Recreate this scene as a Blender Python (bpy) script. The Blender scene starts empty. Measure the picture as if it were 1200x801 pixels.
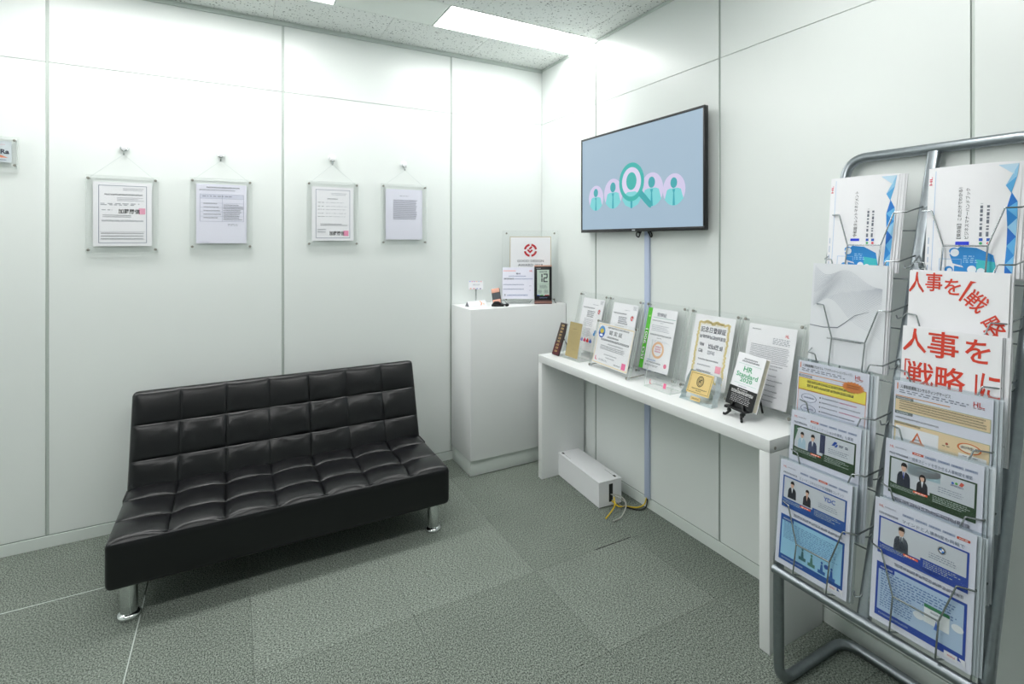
import bpy, bmesh, math, random
from mathutils import Vector as V, Matrix
random.seed(7)
PI = math.pi
SC = bpy.context.scene
COL = SC.collection

# ---------------------------------------------------------------- camera, world, exposure
F_PX, CX, CY, YAW = 630.7389, 653.8856, 281.858, 1.0277
cam_d = bpy.data.cameras.new('camera'); cam = bpy.data.objects.new('camera', cam_d); COL.objects.link(cam)
cam_d.sensor_fit = 'HORIZONTAL'; cam_d.sensor_width = 36.0; cam_d.lens = F_PX / 1200 * 36
cam_d.shift_x = (600 - CX) / 1200; cam_d.shift_y = (CY - 400.5) / 1200
cam_d.clip_start = 0.02
cam.location = (-1.795, -3.1873, 1.3493)
cam.rotation_euler = (PI / 2, 0, YAW - PI / 2)
SC.camera = cam
w = bpy.data.worlds.new('world'); SC.world = w; w.use_nodes = True
w.node_tree.nodes['Background'].inputs[0].default_value = (.8, .85, .85, 1)
w.node_tree.nodes['Background'].inputs[1].default_value = 0.3
vs = SC.view_settings; vs.view_transform = 'Standard'; vs.look = 'None'; vs.gamma = 1.0; vs.use_curve_mapping = False
vs.exposure = 0.0
SC.cycles.transparent_max_bounces = 28; SC.cycles.max_bounces = 8
LAMP = 15.0          # diffuser radiance of the ceiling fixtures

# ---------------------------------------------------------------- materials
def lin(c):
    c /= 255.0
    return c / 12.92 if c <= .04045 else ((c + .055) / 1.055) ** 2.4
def rgb(r, g, b): return (lin(r), lin(g), lin(b), 1)
def nodes(name):
    m = bpy.data.materials.new(name); m.use_nodes = True
    return m, m.node_tree, m.node_tree.nodes['Principled BSDF']
def plain(name, col, rough=.5, metal=0, spec=.5, coat=0, noise=0, nscale=40, bump=0, bscale=200, bdist=.001):
    m, t, p = nodes(name)
    p.inputs['Base Color'].default_value = col; p.inputs['Roughness'].default_value = rough
    p.inputs['Metallic'].default_value = metal; p.inputs['Specular IOR Level'].default_value = spec
    p.inputs['Coat Weight'].default_value = coat
    tc = t.nodes.new('ShaderNodeTexCoord')
    if noise:
        n = t.nodes.new('ShaderNodeTexNoise'); n.inputs['Scale'].default_value = nscale; n.inputs['Detail'].default_value = 4
        t.links.new(tc.outputs['Object'], n.inputs['Vector'])
        mx = t.nodes.new('ShaderNodeMix'); mx.data_type = 'RGBA'
        mx.inputs[6].default_value = tuple(c * (1 - noise) for c in col[:3]) + (1,)
        mx.inputs[7].default_value = tuple(min(1, c * (1 + noise)) for c in col[:3]) + (1,)
        t.links.new(n.outputs['Fac'], mx.inputs[0]); t.links.new(mx.outputs[2], p.inputs['Base Color'])
    if bump:
        n = t.nodes.new('ShaderNodeTexNoise'); n.inputs['Scale'].default_value = bscale; n.inputs['Detail'].default_value = 3
        t.links.new(tc.outputs['Object'], n.inputs['Vector'])
        b = t.nodes.new('ShaderNodeBump'); b.inputs['Strength'].default_value = bump; b.inputs['Distance'].default_value = bdist
        t.links.new(n.outputs['Fac'], b.inputs['Height']); t.links.new(b.outputs[0], p.inputs['Normal'])
    return m
def clear(name, tint, refl=1.0, rough=.04):
    m = bpy.data.materials.new(name); m.use_nodes = True; t = m.node_tree; t.nodes.clear()
    o = t.nodes.new('ShaderNodeOutputMaterial'); mx = t.nodes.new('ShaderNodeMixShader')
    tr = t.nodes.new('ShaderNodeBsdfTransparent'); tr.inputs[0].default_value = tint
    g = t.nodes.new('ShaderNodeBsdfGlossy'); g.inputs['Roughness'].default_value = rough
    lw = t.nodes.new('ShaderNodeLayerWeight'); lw.inputs[0].default_value = .5
    pw = t.nodes.new('ShaderNodeMath'); pw.operation = 'POWER'; pw.inputs[1].default_value = 4.0
    ml = t.nodes.new('ShaderNodeMath'); ml.operation = 'MULTIPLY_ADD'; ml.inputs[1].default_value = .7 * refl; ml.inputs[2].default_value = .03 * refl
    t.links.new(lw.outputs['Facing'], pw.inputs[0]); t.links.new(pw.outputs[0], ml.inputs[0]); t.links.new(ml.outputs[0], mx.inputs[0])
    t.links.new(tr.outputs[0], mx.inputs[1]); t.links.new(g.outputs[0], mx.inputs[2]); t.links.new(mx.outputs[0], o.inputs[0])
    return m
def emit(name, col, s):
    m, t, p = nodes(name); p.inputs['Base Color'].default_value = (0.02, .02, .02, 1); p.inputs['Roughness'].default_value = .35
    p.inputs['Emission Color'].default_value = col; p.inputs['Emission Strength'].default_value = s
    return m
def carpet(name, a, b, stretch):
    m, t, p = nodes(name); p.inputs['Roughness'].default_value = .95; p.inputs['Specular IOR Level'].default_value = .1
    tc = t.nodes.new('ShaderNodeTexCoord'); mp = t.nodes.new('ShaderNodeMapping'); mp.inputs['Scale'].default_value = stretch
    geo = t.nodes.new('ShaderNodeNewGeometry')
    t.links.new(geo.outputs['Position'], mp.inputs['Vector'])
    n1 = t.nodes.new('ShaderNodeTexNoise'); n1.inputs['Scale'].default_value = 235; n1.inputs['Detail'].default_value = 4; n1.inputs['Roughness'].default_value = .75
    n2 = t.nodes.new('ShaderNodeTexNoise'); n2.inputs['Scale'].default_value = 5; n2.inputs['Detail'].default_value = 3
    t.links.new(mp.outputs[0], n1.inputs['Vector']); t.links.new(geo.outputs['Position'], n2.inputs['Vector'])
    rp = t.nodes.new('ShaderNodeValToRGB'); rp.color_ramp.elements[0].position = .40; rp.color_ramp.elements[1].position = .62
    rp.color_ramp.elements[0].color = a; rp.color_ramp.elements[1].color = b
    t.links.new(n1.outputs['Fac'], rp.inputs[0])
    oi = t.nodes.new('ShaderNodeObjectInfo')
    ma = t.nodes.new('ShaderNodeMath'); ma.operation = 'MULTIPLY_ADD'; ma.inputs[1].default_value = .07; ma.inputs[2].default_value = .86
    t.links.new(oi.outputs['Random'], ma.inputs[0])
    mb = t.nodes.new('ShaderNodeMath'); mb.operation = 'MULTIPLY_ADD'; mb.inputs[1].default_value = .2; t.links.new(n2.outputs['Fac'], mb.inputs[0])
    t.links.new(ma.outputs[0], mb.inputs[2])
    mx = t.nodes.new('ShaderNodeMix'); mx.data_type = 'RGBA'; mx.blend_type = 'MULTIPLY'; mx.inputs[0].default_value = 1
    t.links.new(rp.outputs[0], mx.inputs[6]); t.links.new(mb.outputs[0], mx.inputs[7]); t.links.new(mx.outputs[2], p.inputs['Base Color'])
    b_ = t.nodes.new('ShaderNodeBump'); b_.inputs['Strength'].default_value = .35; b_.inputs['Distance'].default_value = .0015
    t.links.new(n1.outputs['Fac'], b_.inputs['Height']); t.links.new(b_.outputs[0], p.inputs['Normal'])
    return m
def acoustic(name):
    m, t, p = nodes(name); p.inputs['Roughness'].default_value = .9; p.inputs['Specular IOR Level'].default_value = .2
    geo = t.nodes.new('ShaderNodeNewGeometry')
    vo = t.nodes.new('ShaderNodeTexVoronoi'); vo.inputs['Scale'].default_value = 78
    nz = t.nodes.new('ShaderNodeTexNoise'); nz.inputs['Scale'].default_value = 90; nz.inputs['Detail'].default_value = 2
    mixv = t.nodes.new('ShaderNodeMix'); mixv.data_type = 'VECTOR'; mixv.inputs[0].default_value = .018
    t.links.new(geo.outputs['Position'], nz.inputs['Vector']); t.links.new(geo.outputs['Position'], mixv.inputs[4]); t.links.new(nz.outputs['Color'], mixv.inputs[5])
    t.links.new(mixv.outputs[1], vo.inputs['Vector'])
    sep = t.nodes.new('ShaderNodeSeparateColor'); t.links.new(vo.outputs['Color'], sep.inputs[0])
    ml = t.nodes.new('ShaderNodeMath'); ml.operation = 'MULTIPLY'; ml.inputs[1].default_value = .36
    t.links.new(sep.outputs[0], ml.inputs[0])
    lt = t.nodes.new('ShaderNodeMath'); lt.operation = 'LESS_THAN'; t.links.new(vo.outputs['Distance'], lt.inputs[0]); t.links.new(ml.outputs[0], lt.inputs[1])
    mx = t.nodes.new('ShaderNodeMix'); mx.data_type = 'RGBA'
    mx.inputs[6].default_value = rgb(232, 236, 233); mx.inputs[7].default_value = rgb(140, 146, 144)
    t.links.new(lt.outputs[0], mx.inputs[0]); t.links.new(mx.outputs[2], p.inputs['Base Color'])
    b_ = t.nodes.new('ShaderNodeBump'); b_.invert = True; b_.inputs['Strength'].default_value = .5; b_.inputs['Distance'].default_value = .003
    t.links.new(lt.outputs[0], b_.inputs['Height']); t.links.new(b_.outputs[0], p.inputs['Normal'])
    return m

M = dict(
    wall=plain('painted_steel_panel', rgb(233, 238, 236), .30, noise=.012, nscale=3, bump=.03, bscale=400, bdist=.0005),
    joint=plain('panel_joint', rgb(206, 215, 210), .45, noise=.02),
    groove=plain('dark_groove', rgb(158, 168, 162), .6, noise=.02),
    base=plain('skirting', rgb(222, 229, 225), .4, noise=.015, nscale=5),
    ceil=acoustic('acoustic_tile'),
    plate=plain('ceiling_plate', rgb(226, 233, 227), .45, noise=.01),
    slab=plain('floor_slab', rgb(170, 174, 170), .8, noise=.05),
    carp=carpet('carpet_grey', rgb(58, 65, 60), rgb(164, 173, 163), (1, .7, 1)),
    carp2=carpet('carpet_grey_pale', rgb(62, 69, 64), rgb(172, 181, 171), (.7, 1, 1)),
    white=plain('white_laminate', rgb(238, 240, 240), .35, noise=.01, nscale=6),
    whitep=plain('white_plastic', rgb(240, 241, 244), .4, noise=.01),
    leather=plain('black_leatherette', rgb(5, 6, 10), .28, spec=.48, noise=.1, nscale=60, bump=.25, bscale=420, bdist=.0012),
    thread=plain('black_thread', rgb(30, 31, 36), .6, noise=.05),
    chrome=plain('chrome', rgb(215, 218, 218), .12, 1, noise=.01),
    steel=plain('galvanised_steel', rgb(150, 157, 162), .36, 1, noise=.14, nscale=70, bump=.1, bscale=120),
    wire=plain('wire_steel', rgb(165, 170, 172), .25, 1, noise=.03),
    black=plain('black_plastic', rgb(16, 17, 19), .3, noise=.05),
    blackm=plain('black_matte', rgb(24, 24, 25), .6, noise=.05),
    acr=clear('clear_acrylic', (.997, .999, .998, 1), .6),
    acre=plain('acrylic_edge', rgb(226, 236, 230), .25, noise=.02),
    sleeve=clear('clear_sleeve', (.97, .98, .985, 1), .9, .12),
    glassb=clear('blue_glass', (.965, .985, .99, 1), 2.0, .15),
    paper=plain('white_paper', rgb(243, 243, 247), .6, noise=.008),
    paperb=plain('cool_paper', rgb(232, 232, 245), .6, noise=.008),
    cream=plain('book_pages', rgb(226, 220, 200), .7, noise=.03, nscale=300),
    tan=plain('tan_card', rgb(186, 166, 112), .55, noise=.03),
    gold=plain('gold_plate', rgb(232, 204, 138), .35, .2, noise=.03),
    wood=plain('dark_wood', rgb(46, 30, 30), .4, noise=.15, nscale=60),
    duct=plain('pale_blue_duct', rgb(188, 200, 226), .4, noise=.01),
    rose=plain('rose_gold', rgb(226, 170, 150), .35, .3, noise=.02),
    brown=plain('brown_metal', rgb(98, 72, 70), .4, .3, noise=.05),
    lcd=plain('lcd', rgb(196, 212, 200), .3, noise=.02),
    screw=plain('screw_metal', rgb(158, 156, 148), .4, .7, noise=.03),
    string=plain('nylon_string', rgb(205, 214, 212), .4, noise=.02),
    lamp=emit('lamp_diffuser', (1.0, 1.0, .985, 1), LAMP),
    yell=plain('yellow_cable', rgb(222, 190, 40), .5, noise=.03),
    grey=plain('grey_cable', rgb(176, 176, 170), .5, noise=.03),
    bracket=plain('black_bracket', rgb(30, 30, 32), .5, noise=.05),
)
_ink = {}
def ink(c, rough=.55):
    if not isinstance(c, tuple): return c
    if c not in _ink: _ink[c] = plain('ink_%02x%02x%02x' % c, rgb(*c), rough, noise=.01)
    return _ink[c]
_glow = {}
def glow(c, s=1.0):
    if c not in _glow: _glow[c] = emit('screen_%02x%02x%02x' % c, rgb(*c), s)
    return _glow[c]

# ---------------------------------------------------------------- mesh helpers
class MB:
    def __init__(s): s.v = []; s.f = []; s.m = []
    def add(s, vs, fs, m=0):
        o = len(s.v); s.v += [tuple(p) for p in vs]; s.f += [tuple(i + o for i in q) for q in fs]; s.m += [m] * len(fs); return s
    def box(s, x0, x1, y0, y1, z0, z1, m=0, ends=None):
        vs = [(x, y, z) for z in (z0, z1) for y in (y0, y1) for x in (x0, x1)]
        fs = [(0, 2, 3, 1), (4, 5, 7, 6), (0, 1, 5, 4), (2, 6, 7, 3), (0, 4, 6, 2), (1, 3, 7, 5)]
        o = len(s.v); s.v += vs; s.f += [tuple(i + o for i in q) for q in fs]
        s.m += [m] * 6 if ends is None else [m, m, ends, ends, ends, ends]   # ends: material of the four z-parallel sides
        return s
    def tube(s, pts, r, n=10, closed=False, m=0):
        pts = [V(p) for p in pts]; N = len(pts); rings = []; prev = None
        for i, p in enumerate(pts):
            if closed: t = pts[(i + 1) % N] - pts[i - 1]
            else: t = pts[min(i + 1, N - 1)] - pts[max(i - 1, 0)]
            t = t.normalized() if t.length > 1e-9 else V((0, 0, 1))
            if prev is None:
                a = V((0, 0, 1)) if abs(t.z) < .9 else V((1, 0, 0)); u = t.cross(a).normalized()
            else:
                u = prev - t * prev.dot(t); u = u.normalized()
            prev = u; b = t.cross(u); rr = r[i] if isinstance(r, (list, tuple)) else r
            rings.append([p + (u * math.cos(2 * PI * k / n) + b * math.sin(2 * PI * k / n)) * rr for k in range(n)])
        vs = [q for g in rings for q in g]; fs = []
        for i in range(N if closed else N - 1):
            j = (i + 1) % N
            for k in range(n): fs.append((i * n + k, i * n + (k + 1) % n, j * n + (k + 1) % n, j * n + k))
        if not closed: fs += [tuple(range(n))[::-1], tuple(range((N - 1) * n, N * n))]
        return s.add(vs, fs, m)
    def cyl(s, p0, p1, r, n=16, m=0): return s.tube([p0, p1], r, n, m=m)
    def lathe(s, prof, c=(0, 0, 0), n=24, m=0):   # profile (r, z) about z
        vs = []; fs = []
        for r, z in prof:
            vs += [(c[0] + r * math.cos(2 * PI * k / n), c[1] + r * math.sin(2 * PI * k / n), c[2] + z) for k in range(n)]
        for i in range(len(prof) - 1):
            for k in range(n): fs.append((i * n + k, i * n + (k + 1) % n, (i + 1) * n + (k + 1) % n, (i + 1) * n + k))
        fs += [tuple(range(n))[::-1], tuple(range((len(prof) - 1) * n, len(prof) * n))]
        return s.add(vs, fs, m)
    def prism(s, poly, h0, h1, ax='z', m=0, side=None):   # polygon (a,b) extruded along an axis
        P = {'z': lambda a, b, h: (a, b, h), 'y': lambda a, b, h: (a, h, b), 'x': lambda a, b, h: (h, a, b)}[ax]
        n = len(poly); vs = [P(a, b, h0) for a, b in poly] + [P(a, b, h1) for a, b in poly]
        o = len(s.v); s.v += vs
        fs = [tuple(range(n))[::-1], tuple(range(n, 2 * n))] + [(k, (k + 1) % n, n + (k + 1) % n, n + k) for k in range(n)]
        s.f += [tuple(i + o for i in q) for q in fs]; s.m += [m, m] + [m if side is None else side] * n
        return s
def fillet(pts, r, n=6):
    pts = [V(p) for p in pts]; out = [pts[0]]
    for i in range(1, len(pts) - 1):
        p = pts[i]; a = pts[i - 1] - p; b = pts[i + 1] - p; la, lb = a.length, b.length; a.normalize(); b.normalize()
        ang = a.angle(b)
        if ang > PI - .02: out.append(p); continue
        d = min(r / math.tan(ang / 2), la * .49, lb * .49); s0 = p + a * d; s1 = p + b * d
        for k in range(n + 1):
            t = k / n; out.append(s0 * (1 - t) ** 2 + p * 2 * t * (1 - t) + s1 * t * t)
    out.append(pts[-1]); return out
def spline(pts, n=8):
    pts = [V(p) for p in pts]; P = [pts[0] * 2 - pts[1]] + pts + [pts[-1] * 2 - pts[-2]]; out = []
    for i in range(1, len(P) - 2):
        for k in range(n):
            t = k / n; a, b, c, d = P[i - 1], P[i], P[i + 1], P[i + 2]
            out.append(.5 * ((2 * b) + (c - a) * t + (2 * a - 5 * b + 4 * c - d) * t * t + (3 * b - a - 3 * c + d) * t ** 3))
    out.append(pts[-1]); return out
def mesh_of(name, mb, mats, bevel=0, seg=2, smooth=True, normals=True):
    me = bpy.data.meshes.new(name); me.from_pydata(mb.v, [], mb.f); me.update()
    for m in (mats if isinstance(mats, (list, tuple)) else [mats]): me.materials.append(m)
    me.polygons.foreach_set('material_index', mb.m)
    if bevel or normals:
        bm = bmesh.new(); bm.from_mesh(me)
        if normals: bmesh.ops.recalc_face_normals(bm, faces=bm.faces)
        if bevel:
            es = [e for e in bm.edges if len(e.link_faces) == 2 and e.calc_face_angle(0) > .6]
            bmesh.ops.bevel(bm, geom=es, offset=bevel, segments=seg, affect='EDGES', profile=.5)
        bm.to_mesh(me); bm.free()
    if smooth:
        me.polygons.foreach_set('use_smooth', [True] * len(me.polygons)); me.set_sharp_from_angle(angle=math.radians(38))
    me.update(); return me
def link(name, me, parent=None, mw=None):
    o = bpy.data.objects.new(name, me); COL.objects.link(o)
    if parent is not None: o.parent = parent
    if mw is not None: o.matrix_local = mw
    return o
def obj(name, mb, mats, parent=None, bevel=0, seg=2, smooth=True, mw=None, normals=True):
    return link(name, mesh_of(name, mb, mats, bevel, seg, smooth, normals), parent, mw)
def tag(o, label=None, cat=None, group=None, kind=None):
    if label: o['label'] = label
    if cat: o['category'] = cat
    if group: o['group'] = group
    if kind: o['kind'] = kind
    return o
def empty(name, label, cat, mw=None, loc=None, group=None):
    o = bpy.data.objects.new(name, None); o.empty_display_size = .05; COL.objects.link(o)
    if mw is not None: o.matrix_world = mw
    if loc is not None: o.location = loc
    return tag(o, label, cat, group)
def basis(loc, right, up):
    r = V(right).normalized(); u = V(up); u = (u - r * u.dot(r)).normalized(); n = r.cross(u)
    return Matrix(((r.x, u.x, n.x, loc[0]), (r.y, u.y, n.y, loc[1]), (r.z, u.z, n.z, loc[2]), (0, 0, 0, 1)))
def T(x=0, y=0, z=0): return Matrix.Translation((x, y, z))

# ---------------------------------------------------------------- printed sheets
_txt = {}
def glyphs(s, off=0.0):
    k = (s, off)
    if k not in _txt:
        cu = bpy.data.curves.new('t', 'FONT'); cu.body = s; cu.resolution_u = 2; cu.fill_mode = 'FRONT'; cu.offset = off
        ob = bpy.data.objects.new('t', cu); COL.objects.link(ob)
        dg = bpy.context.evaluated_depsgraph_get(); me = bpy.data.meshes.new_from_object(ob.evaluated_get(dg))
        vs = [v.co.copy() for v in me.vertices]; fs = [tuple(p.vertices) for p in me.polygons]
        bpy.data.meshes.remove(me); bpy.data.objects.remove(ob); bpy.data.curves.remove(cu)
        if vs:
            x0 = min(v.x for v in vs); x1 = max(v.x for v in vs); y0 = min(v.y for v in vs); y1 = max(v.y for v in vs)
            vs = [((v.x - x0) / max(x1 - x0, 1e-6), (v.y - y0) / max(y1 - y0, 1e-6)) for v in vs]
        _txt[k] = (vs, fs)
    return _txt[k]
class Sheet:
    """flat print on a sheet object: fractions of width and height, y up, origin bottom left"""
    def __init__(s, parent, w, h, mat=ink, rnd=1, bend=None):
        s.o = parent; s.w = w; s.h = h; s.mat = mat; s.r = random.Random(rnd); s.bend = bend
    def put(s, name, pts, fs, col, L):
        vs = []
        for a, b in pts:
            z = .00035 * L
            if s.bend: z += s.bend(a, b)
            vs.append(((a - .5) * s.w, b * s.h, z))
        mb = MB().add(vs, fs)
        return obj(name, mb, s.mat(col), s.o, smooth=False, normals=False)
    def grid(s, x0, y0, x1, y1):
        n = 8 if s.bend else 1
        pts = [(x0 + (x1 - x0) * i / n, y0 + (y1 - y0) * j / n) for j in range(n + 1) for i in range(n + 1)]
        return pts, [(j * (n + 1) + i, j * (n + 1) + i + 1, (j + 1) * (n + 1) + i + 1, (j + 1) * (n + 1) + i) for j in range(n) for i in range(n)]
    def rect(s, x0, y0, x1, y1, col, L=1, name='colour_panel'):
        p, f = s.grid(x0, y0, x1, y1); return s.put(name, p, f, col, L)
    def poly(s, pts, col, L=1, name='printed_shape'): return s.put(name, pts, [tuple(range(len(pts)))], col, L)
    def ell(s, cx, cy, rx, ry, col, L=1, name='printed_disc', n=28):
        return s.poly([(cx + rx * math.cos(2 * PI * k / n), cy + ry * math.sin(2 * PI * k / n)) for k in range(n)], col, L, name)
    def ring(s, cx, cy, rx, ry, t, col, L=1, name='printed_ring', n=32, a0=0, a1=2 * PI):
        pts = []; fs = []; q = t / rx
        for k in range(n + 1):
            a = a0 + (a1 - a0) * k / n
            pts += [(cx + rx * math.cos(a), cy + ry * math.sin(a)), (cx + rx * (1 - q) * math.cos(a), cy + ry * (1 - q) * math.sin(a))]
        for k in range(n): fs.append((2 * k, 2 * k + 2, 2 * k + 3, 2 * k + 1))
        return s.put(name, pts, fs, col, L)
    def frame(s, x0, y0, x1, y1, t, col, L=1, name='printed_border'):
        ty = t * s.w / s.h; pts = []; fs = []
        for r in ((x0, y0, x1, y0 + ty), (x0, y1 - ty, x1, y1), (x0, y0 + ty, x0 + t, y1 - ty), (x1 - t, y0 + ty, x1, y1 - ty)):
            p, f = s.grid(*r); o = len(pts); pts += p; fs += [tuple(i + o for i in q) for q in f]
        return s.put(name, pts, fs, col, L)
    def text(s, t, x0, y0, x1, y1, col=(30, 32, 40), L=2, rot=0, bold=0, name='printed_text'):
        vs, fs = glyphs(t, bold); pts = []
        for a, b in vs:
            if rot == 90: a, b = 1 - b, a
            pts.append((x0 + (x1 - x0) * a, y0 + (y1 - y0) * b))
        if pts: return s.put(name, pts, fs, col, L)
    def lines(s, x0, y0, x1, y1, n, col=(110, 114, 124), L=2, fill=.45, dash=.05, ragged=.25, rot=0, name='text_lines'):
        """n rows of tiny illegible dashes"""
        pts = []; fs = []
        for i in range(n):
            if rot: a0, a1, c0, c1 = y0, y1, x0 + (x1 - x0) * i / n, x0 + (x1 - x0) * (i + fill) / n
            else: a0, a1, c1, c0 = x0, x1, y1 - (y1 - y0) * i / n, y1 - (y1 - y0) * (i + fill) / n
            p = a0; end = a1 - s.r.random() * ragged * (a1 - a0)
            while p < end:
                q = min(p + dash * (.4 + s.r.random()), end); o = len(pts)
                pts += [(c0, p), (c1, p), (c1, q), (c0, q)] if rot else [(p, c0), (q, c0), (q, c1), (p, c1)]
                if rot or abs(c1 - c0) * s.h < .0028: fs.append((o, o + 1, o + 2, o + 3))
                else:       # tall line: each mark becomes a few thin strokes
                    del pts[o:]; ch = c1 - c0; cell = abs(ch) * s.h / s.w; q = min(p + cell * .9, end); tw = cell * .13; th_ = ch * .13
                    md = (p + q) / 2; st = [(p, c0, p + tw, c1), (q - tw, c0, q, c1), (p, c0 + ch * .28, q, 0), (p, c0 + ch * .56, q, 0), (p, c1 - th_, q, c1), (p, c0, q, c0 + th_), (md - tw / 2, c0, md + tw / 2, c1)]
                    for a0, b0, a1, b1 in s.r.sample(st, 5):
                        if b1 == 0: b1 = b0 + th_
                        k = len(pts); pts += [(a0, b0), (a1, b0), (a1, b1), (a0, b1)]; fs.append((k, k + 1, k + 2, k + 3))
                    p = q + cell * .15; continue
                p = q + dash * (.2 + .45 * s.r.random())
        return s.put(name, pts, fs, col, L)
    def person(s, cx, y0, h, suit, tie=None, hair=(35, 30, 30), shirt=(225, 228, 235), long=False, L=3):
        k = h * s.h / s.w   # height unit in width fractions
        X = lambda a: cx + a * k
        Y = lambda b: y0 + b * h
        s.poly([(X(-.27), Y(0)), (X(.27), Y(0)), (X(.25), Y(.42)), (X(.19), Y(.55)), (X(.07), Y(.62)), (X(-.07), Y(.62)), (X(-.19), Y(.55)), (X(-.25), Y(.42))], suit, L, 'suit')
        s.poly([(X(-.06), Y(.62)), (X(0), Y(.3)), (X(.06), Y(.62))], shirt, L + 1, 'shirt')
        if tie: s.poly([(X(-.018), Y(.6)), (X(-.022), Y(.38)), (X(0), Y(.33)), (X(.022), Y(.38)), (X(.018), Y(.6))], tie, L + 2, 'tie')
        if long: s.ell(X(0), Y(.74), .16 * k, .22 * h, hair, L, 'hair')
        else: s.ell(X(0), Y(.85), .12 * k, .14 * h, hair, L, 'hair')
        s.ell(X(0), Y(.77), .095 * k, .16 * h, (214, 176, 156), L + 2, 'face')
        s.poly([(X(-.1), Y(.83)), (X(.1), Y(.83)), (X(.09), Y(.92)), (X(0), Y(.97)), (X(-.09), Y(.92))], hair, L + 3, 'hair')
def page(parent, w, h, mat, z=0.0, th=.0006, name='paper', bend=None):
    mb = MB()
    if bend:
        n = 12
        for zz in (0, -th):
            vs = [((i / n - .5) * w, j / n * h, bend(i / n, j / n) + zz) for j in range(n + 1) for i in range(n + 1)]
            mb.add(vs, [(j * (n + 1) + i, j * (n + 1) + i + 1, (j + 1) * (n + 1) + i + 1, (j + 1) * (n + 1) + i) for j in range(n) for i in range(n)])
        N = (n + 1) ** 2; R = [i for i in range(n)] + [j * (n + 1) + n for j in range(n)] + [n * (n + 1) + i for i in range(n, 0, -1)] + [j * (n + 1) for j in range(n, 0, -1)]
        mb.f += [(a, b, b + N, a + N) for a, b in zip(R, R[1:] + R[:1])]; mb.m += [0] * len(R)
    else: mb.box(-w / 2, w / 2, 0, h, -th, 0)
    return obj(name, mb, mat, parent, smooth=bool(bend), mw=T(0, 0, z))

# ================================================================ THE ROOM
HC, H1 = 2.505, 2.135
XL, YF = -4.5, -5.0
def wall(name, axis, cuts, length):
    """axis 'x': back wall y=0 running along -x; axis 'y': right wall x=0 running along -y"""
    mb = MB()
    if axis == 'x': mb.box(-length, .1, .006, .1, 0, HC + .08)
    else: mb.box(.006, .1, -length, .006, 0, HC + .08)
    root = tag(obj(name, mb, M['joint'], smooth=False), kind='structure')
    g = MB()   # dark shadow gap over the skirting
    if axis == 'x': g.box(-length, 0, .003, .0062, .0505, .056)
    else: g.box(.003, .0062, -length, 0, .0505, .056)
    obj('shadow_gap', g, M['groove'], root, smooth=False)
    for i in range(len(cuts) - 1):
        a, b = -cuts[i + 1] + .0055, -cuts[i] - (.0055 if i else 0)
        for z0, z1 in ((.0555, H1 - .0012), (H1 + .0012, HC)):
            p = MB()
            if axis == 'x': p.box(a, b, 0, .02, z0, z1)
            else: p.box(0, .02, a, b, z0, z1)
            obj('wall_panel', p, M['wall'], root, bevel=.0012, seg=1)
        if i:
            for e in (-1, 1):
                s_ = MB(); c = -cuts[i] + e * .0055
                if axis == 'x': s_.box(c - .0008, c + .0008, .003, .0062, .056, HC)
                else: s_.box(.003, .0062, c - .0008, c + .0008, .056, HC)
                obj('joint_line', s_, M['groove'], root, smooth=False)
    return root
p_ = .926
wall('wall_back', 'x', [0, .643, .643 + p_, .643 + 2 * p_, .643 + 3 * p_, 4.5], 4.5)
wall('wall_right', 'y', [0, .636, .636 + p_, .636 + 2 * p_, .636 + 3 * p_, .636 + 4 * p_, 5.0], 5.0)
tag(obj('wall_left', MB().box(XL - .1, XL, YF, 0, 0, HC + .08), M['wall'], smooth=False), kind='structure')
tag(obj('wall_front', MB().box(XL, 0, YF - .1, YF, 0, HC + .08), M['wall'], smooth=False), kind='structure')
tag(obj('baseboard_back', MB().box(XL, -.002, -.002, .006, 0, .0505), M['base'], bevel=.001, seg=1), kind='structure')
tag(obj('baseboard_right', MB().box(-.002, .006, YF, -.002, 0, .0505), M['base'], bevel=.001, seg=1), kind='structure')
tag(obj('trim_1', MB().box(XL, 0, -.010, 0, HC - .022, HC).box(XL, 0, -.014, 0, HC - .006, HC), M['joint'], bevel=.001, seg=1), kind='structure')
tag(obj('trim_2', MB().box(-.008, 0, YF, 0, HC - .014, HC), M['joint'], bevel=.001, seg=1), kind='structure')

# floor of carpet tiles
fl = tag(obj('floor', MB().box(XL, .006, YF, .006, -.06, -.006), M['slab'], smooth=False), kind='structure')
def tile(x0, x1, y0, y1, mat, g=.0003):
    mb = MB().box(x0 + g, x1 - g, y0 + g, y1 - g, -.006, 0)
    return obj('carpet_tile', mb, mat, fl, bevel=.0006, seg=1)
xs = [0, -.239, -.739, -1.239, -1.739, -2.08]; ys = [0, -.26, -.76, -1.26, -1.76, -2.26, -2.76, -3.26, -3.76, -4.26, -4.76, -5.0]
for i in range(len(xs) - 1):
    for j in range(len(ys) - 1):
        pale = (i, j) in ((1, 3), (2, 2), (3, 2), (2, 1), (3, 1))
        o = tile(xs[i + 1], xs[i], ys[j + 1], ys[j], M['carp2'] if pale else M['carp'])
xs2 = [-2.084, -2.58, -3.08, -3.58, -4.08, -4.5]; ys2 = [0, -.48, -.98, -1.48, -1.98, -2.48, -2.98, -3.48, -3.98, -4.48, -5.0]
for i in range(len(xs2) - 1):
    for j in range(len(ys2) - 1): tile(xs2[i + 1], xs2[i], ys2[j + 1], ys2[j], M['carp'], .0004)

for q in ((-4.5, -2.08, -.4815, -.4785), (-2.0835, -2.0805, -5.0, -.62)):
    obj('joint_strip', MB().box(q[0], q[1], q[2], q[3], -.006, .0006), M['joint'], fl, smooth=False)
obj('lifted_edge', MB().box(-.44, -.245, -1.262, -1.258, -.004, .0012), M['blackm'], fl, smooth=False)
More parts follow.
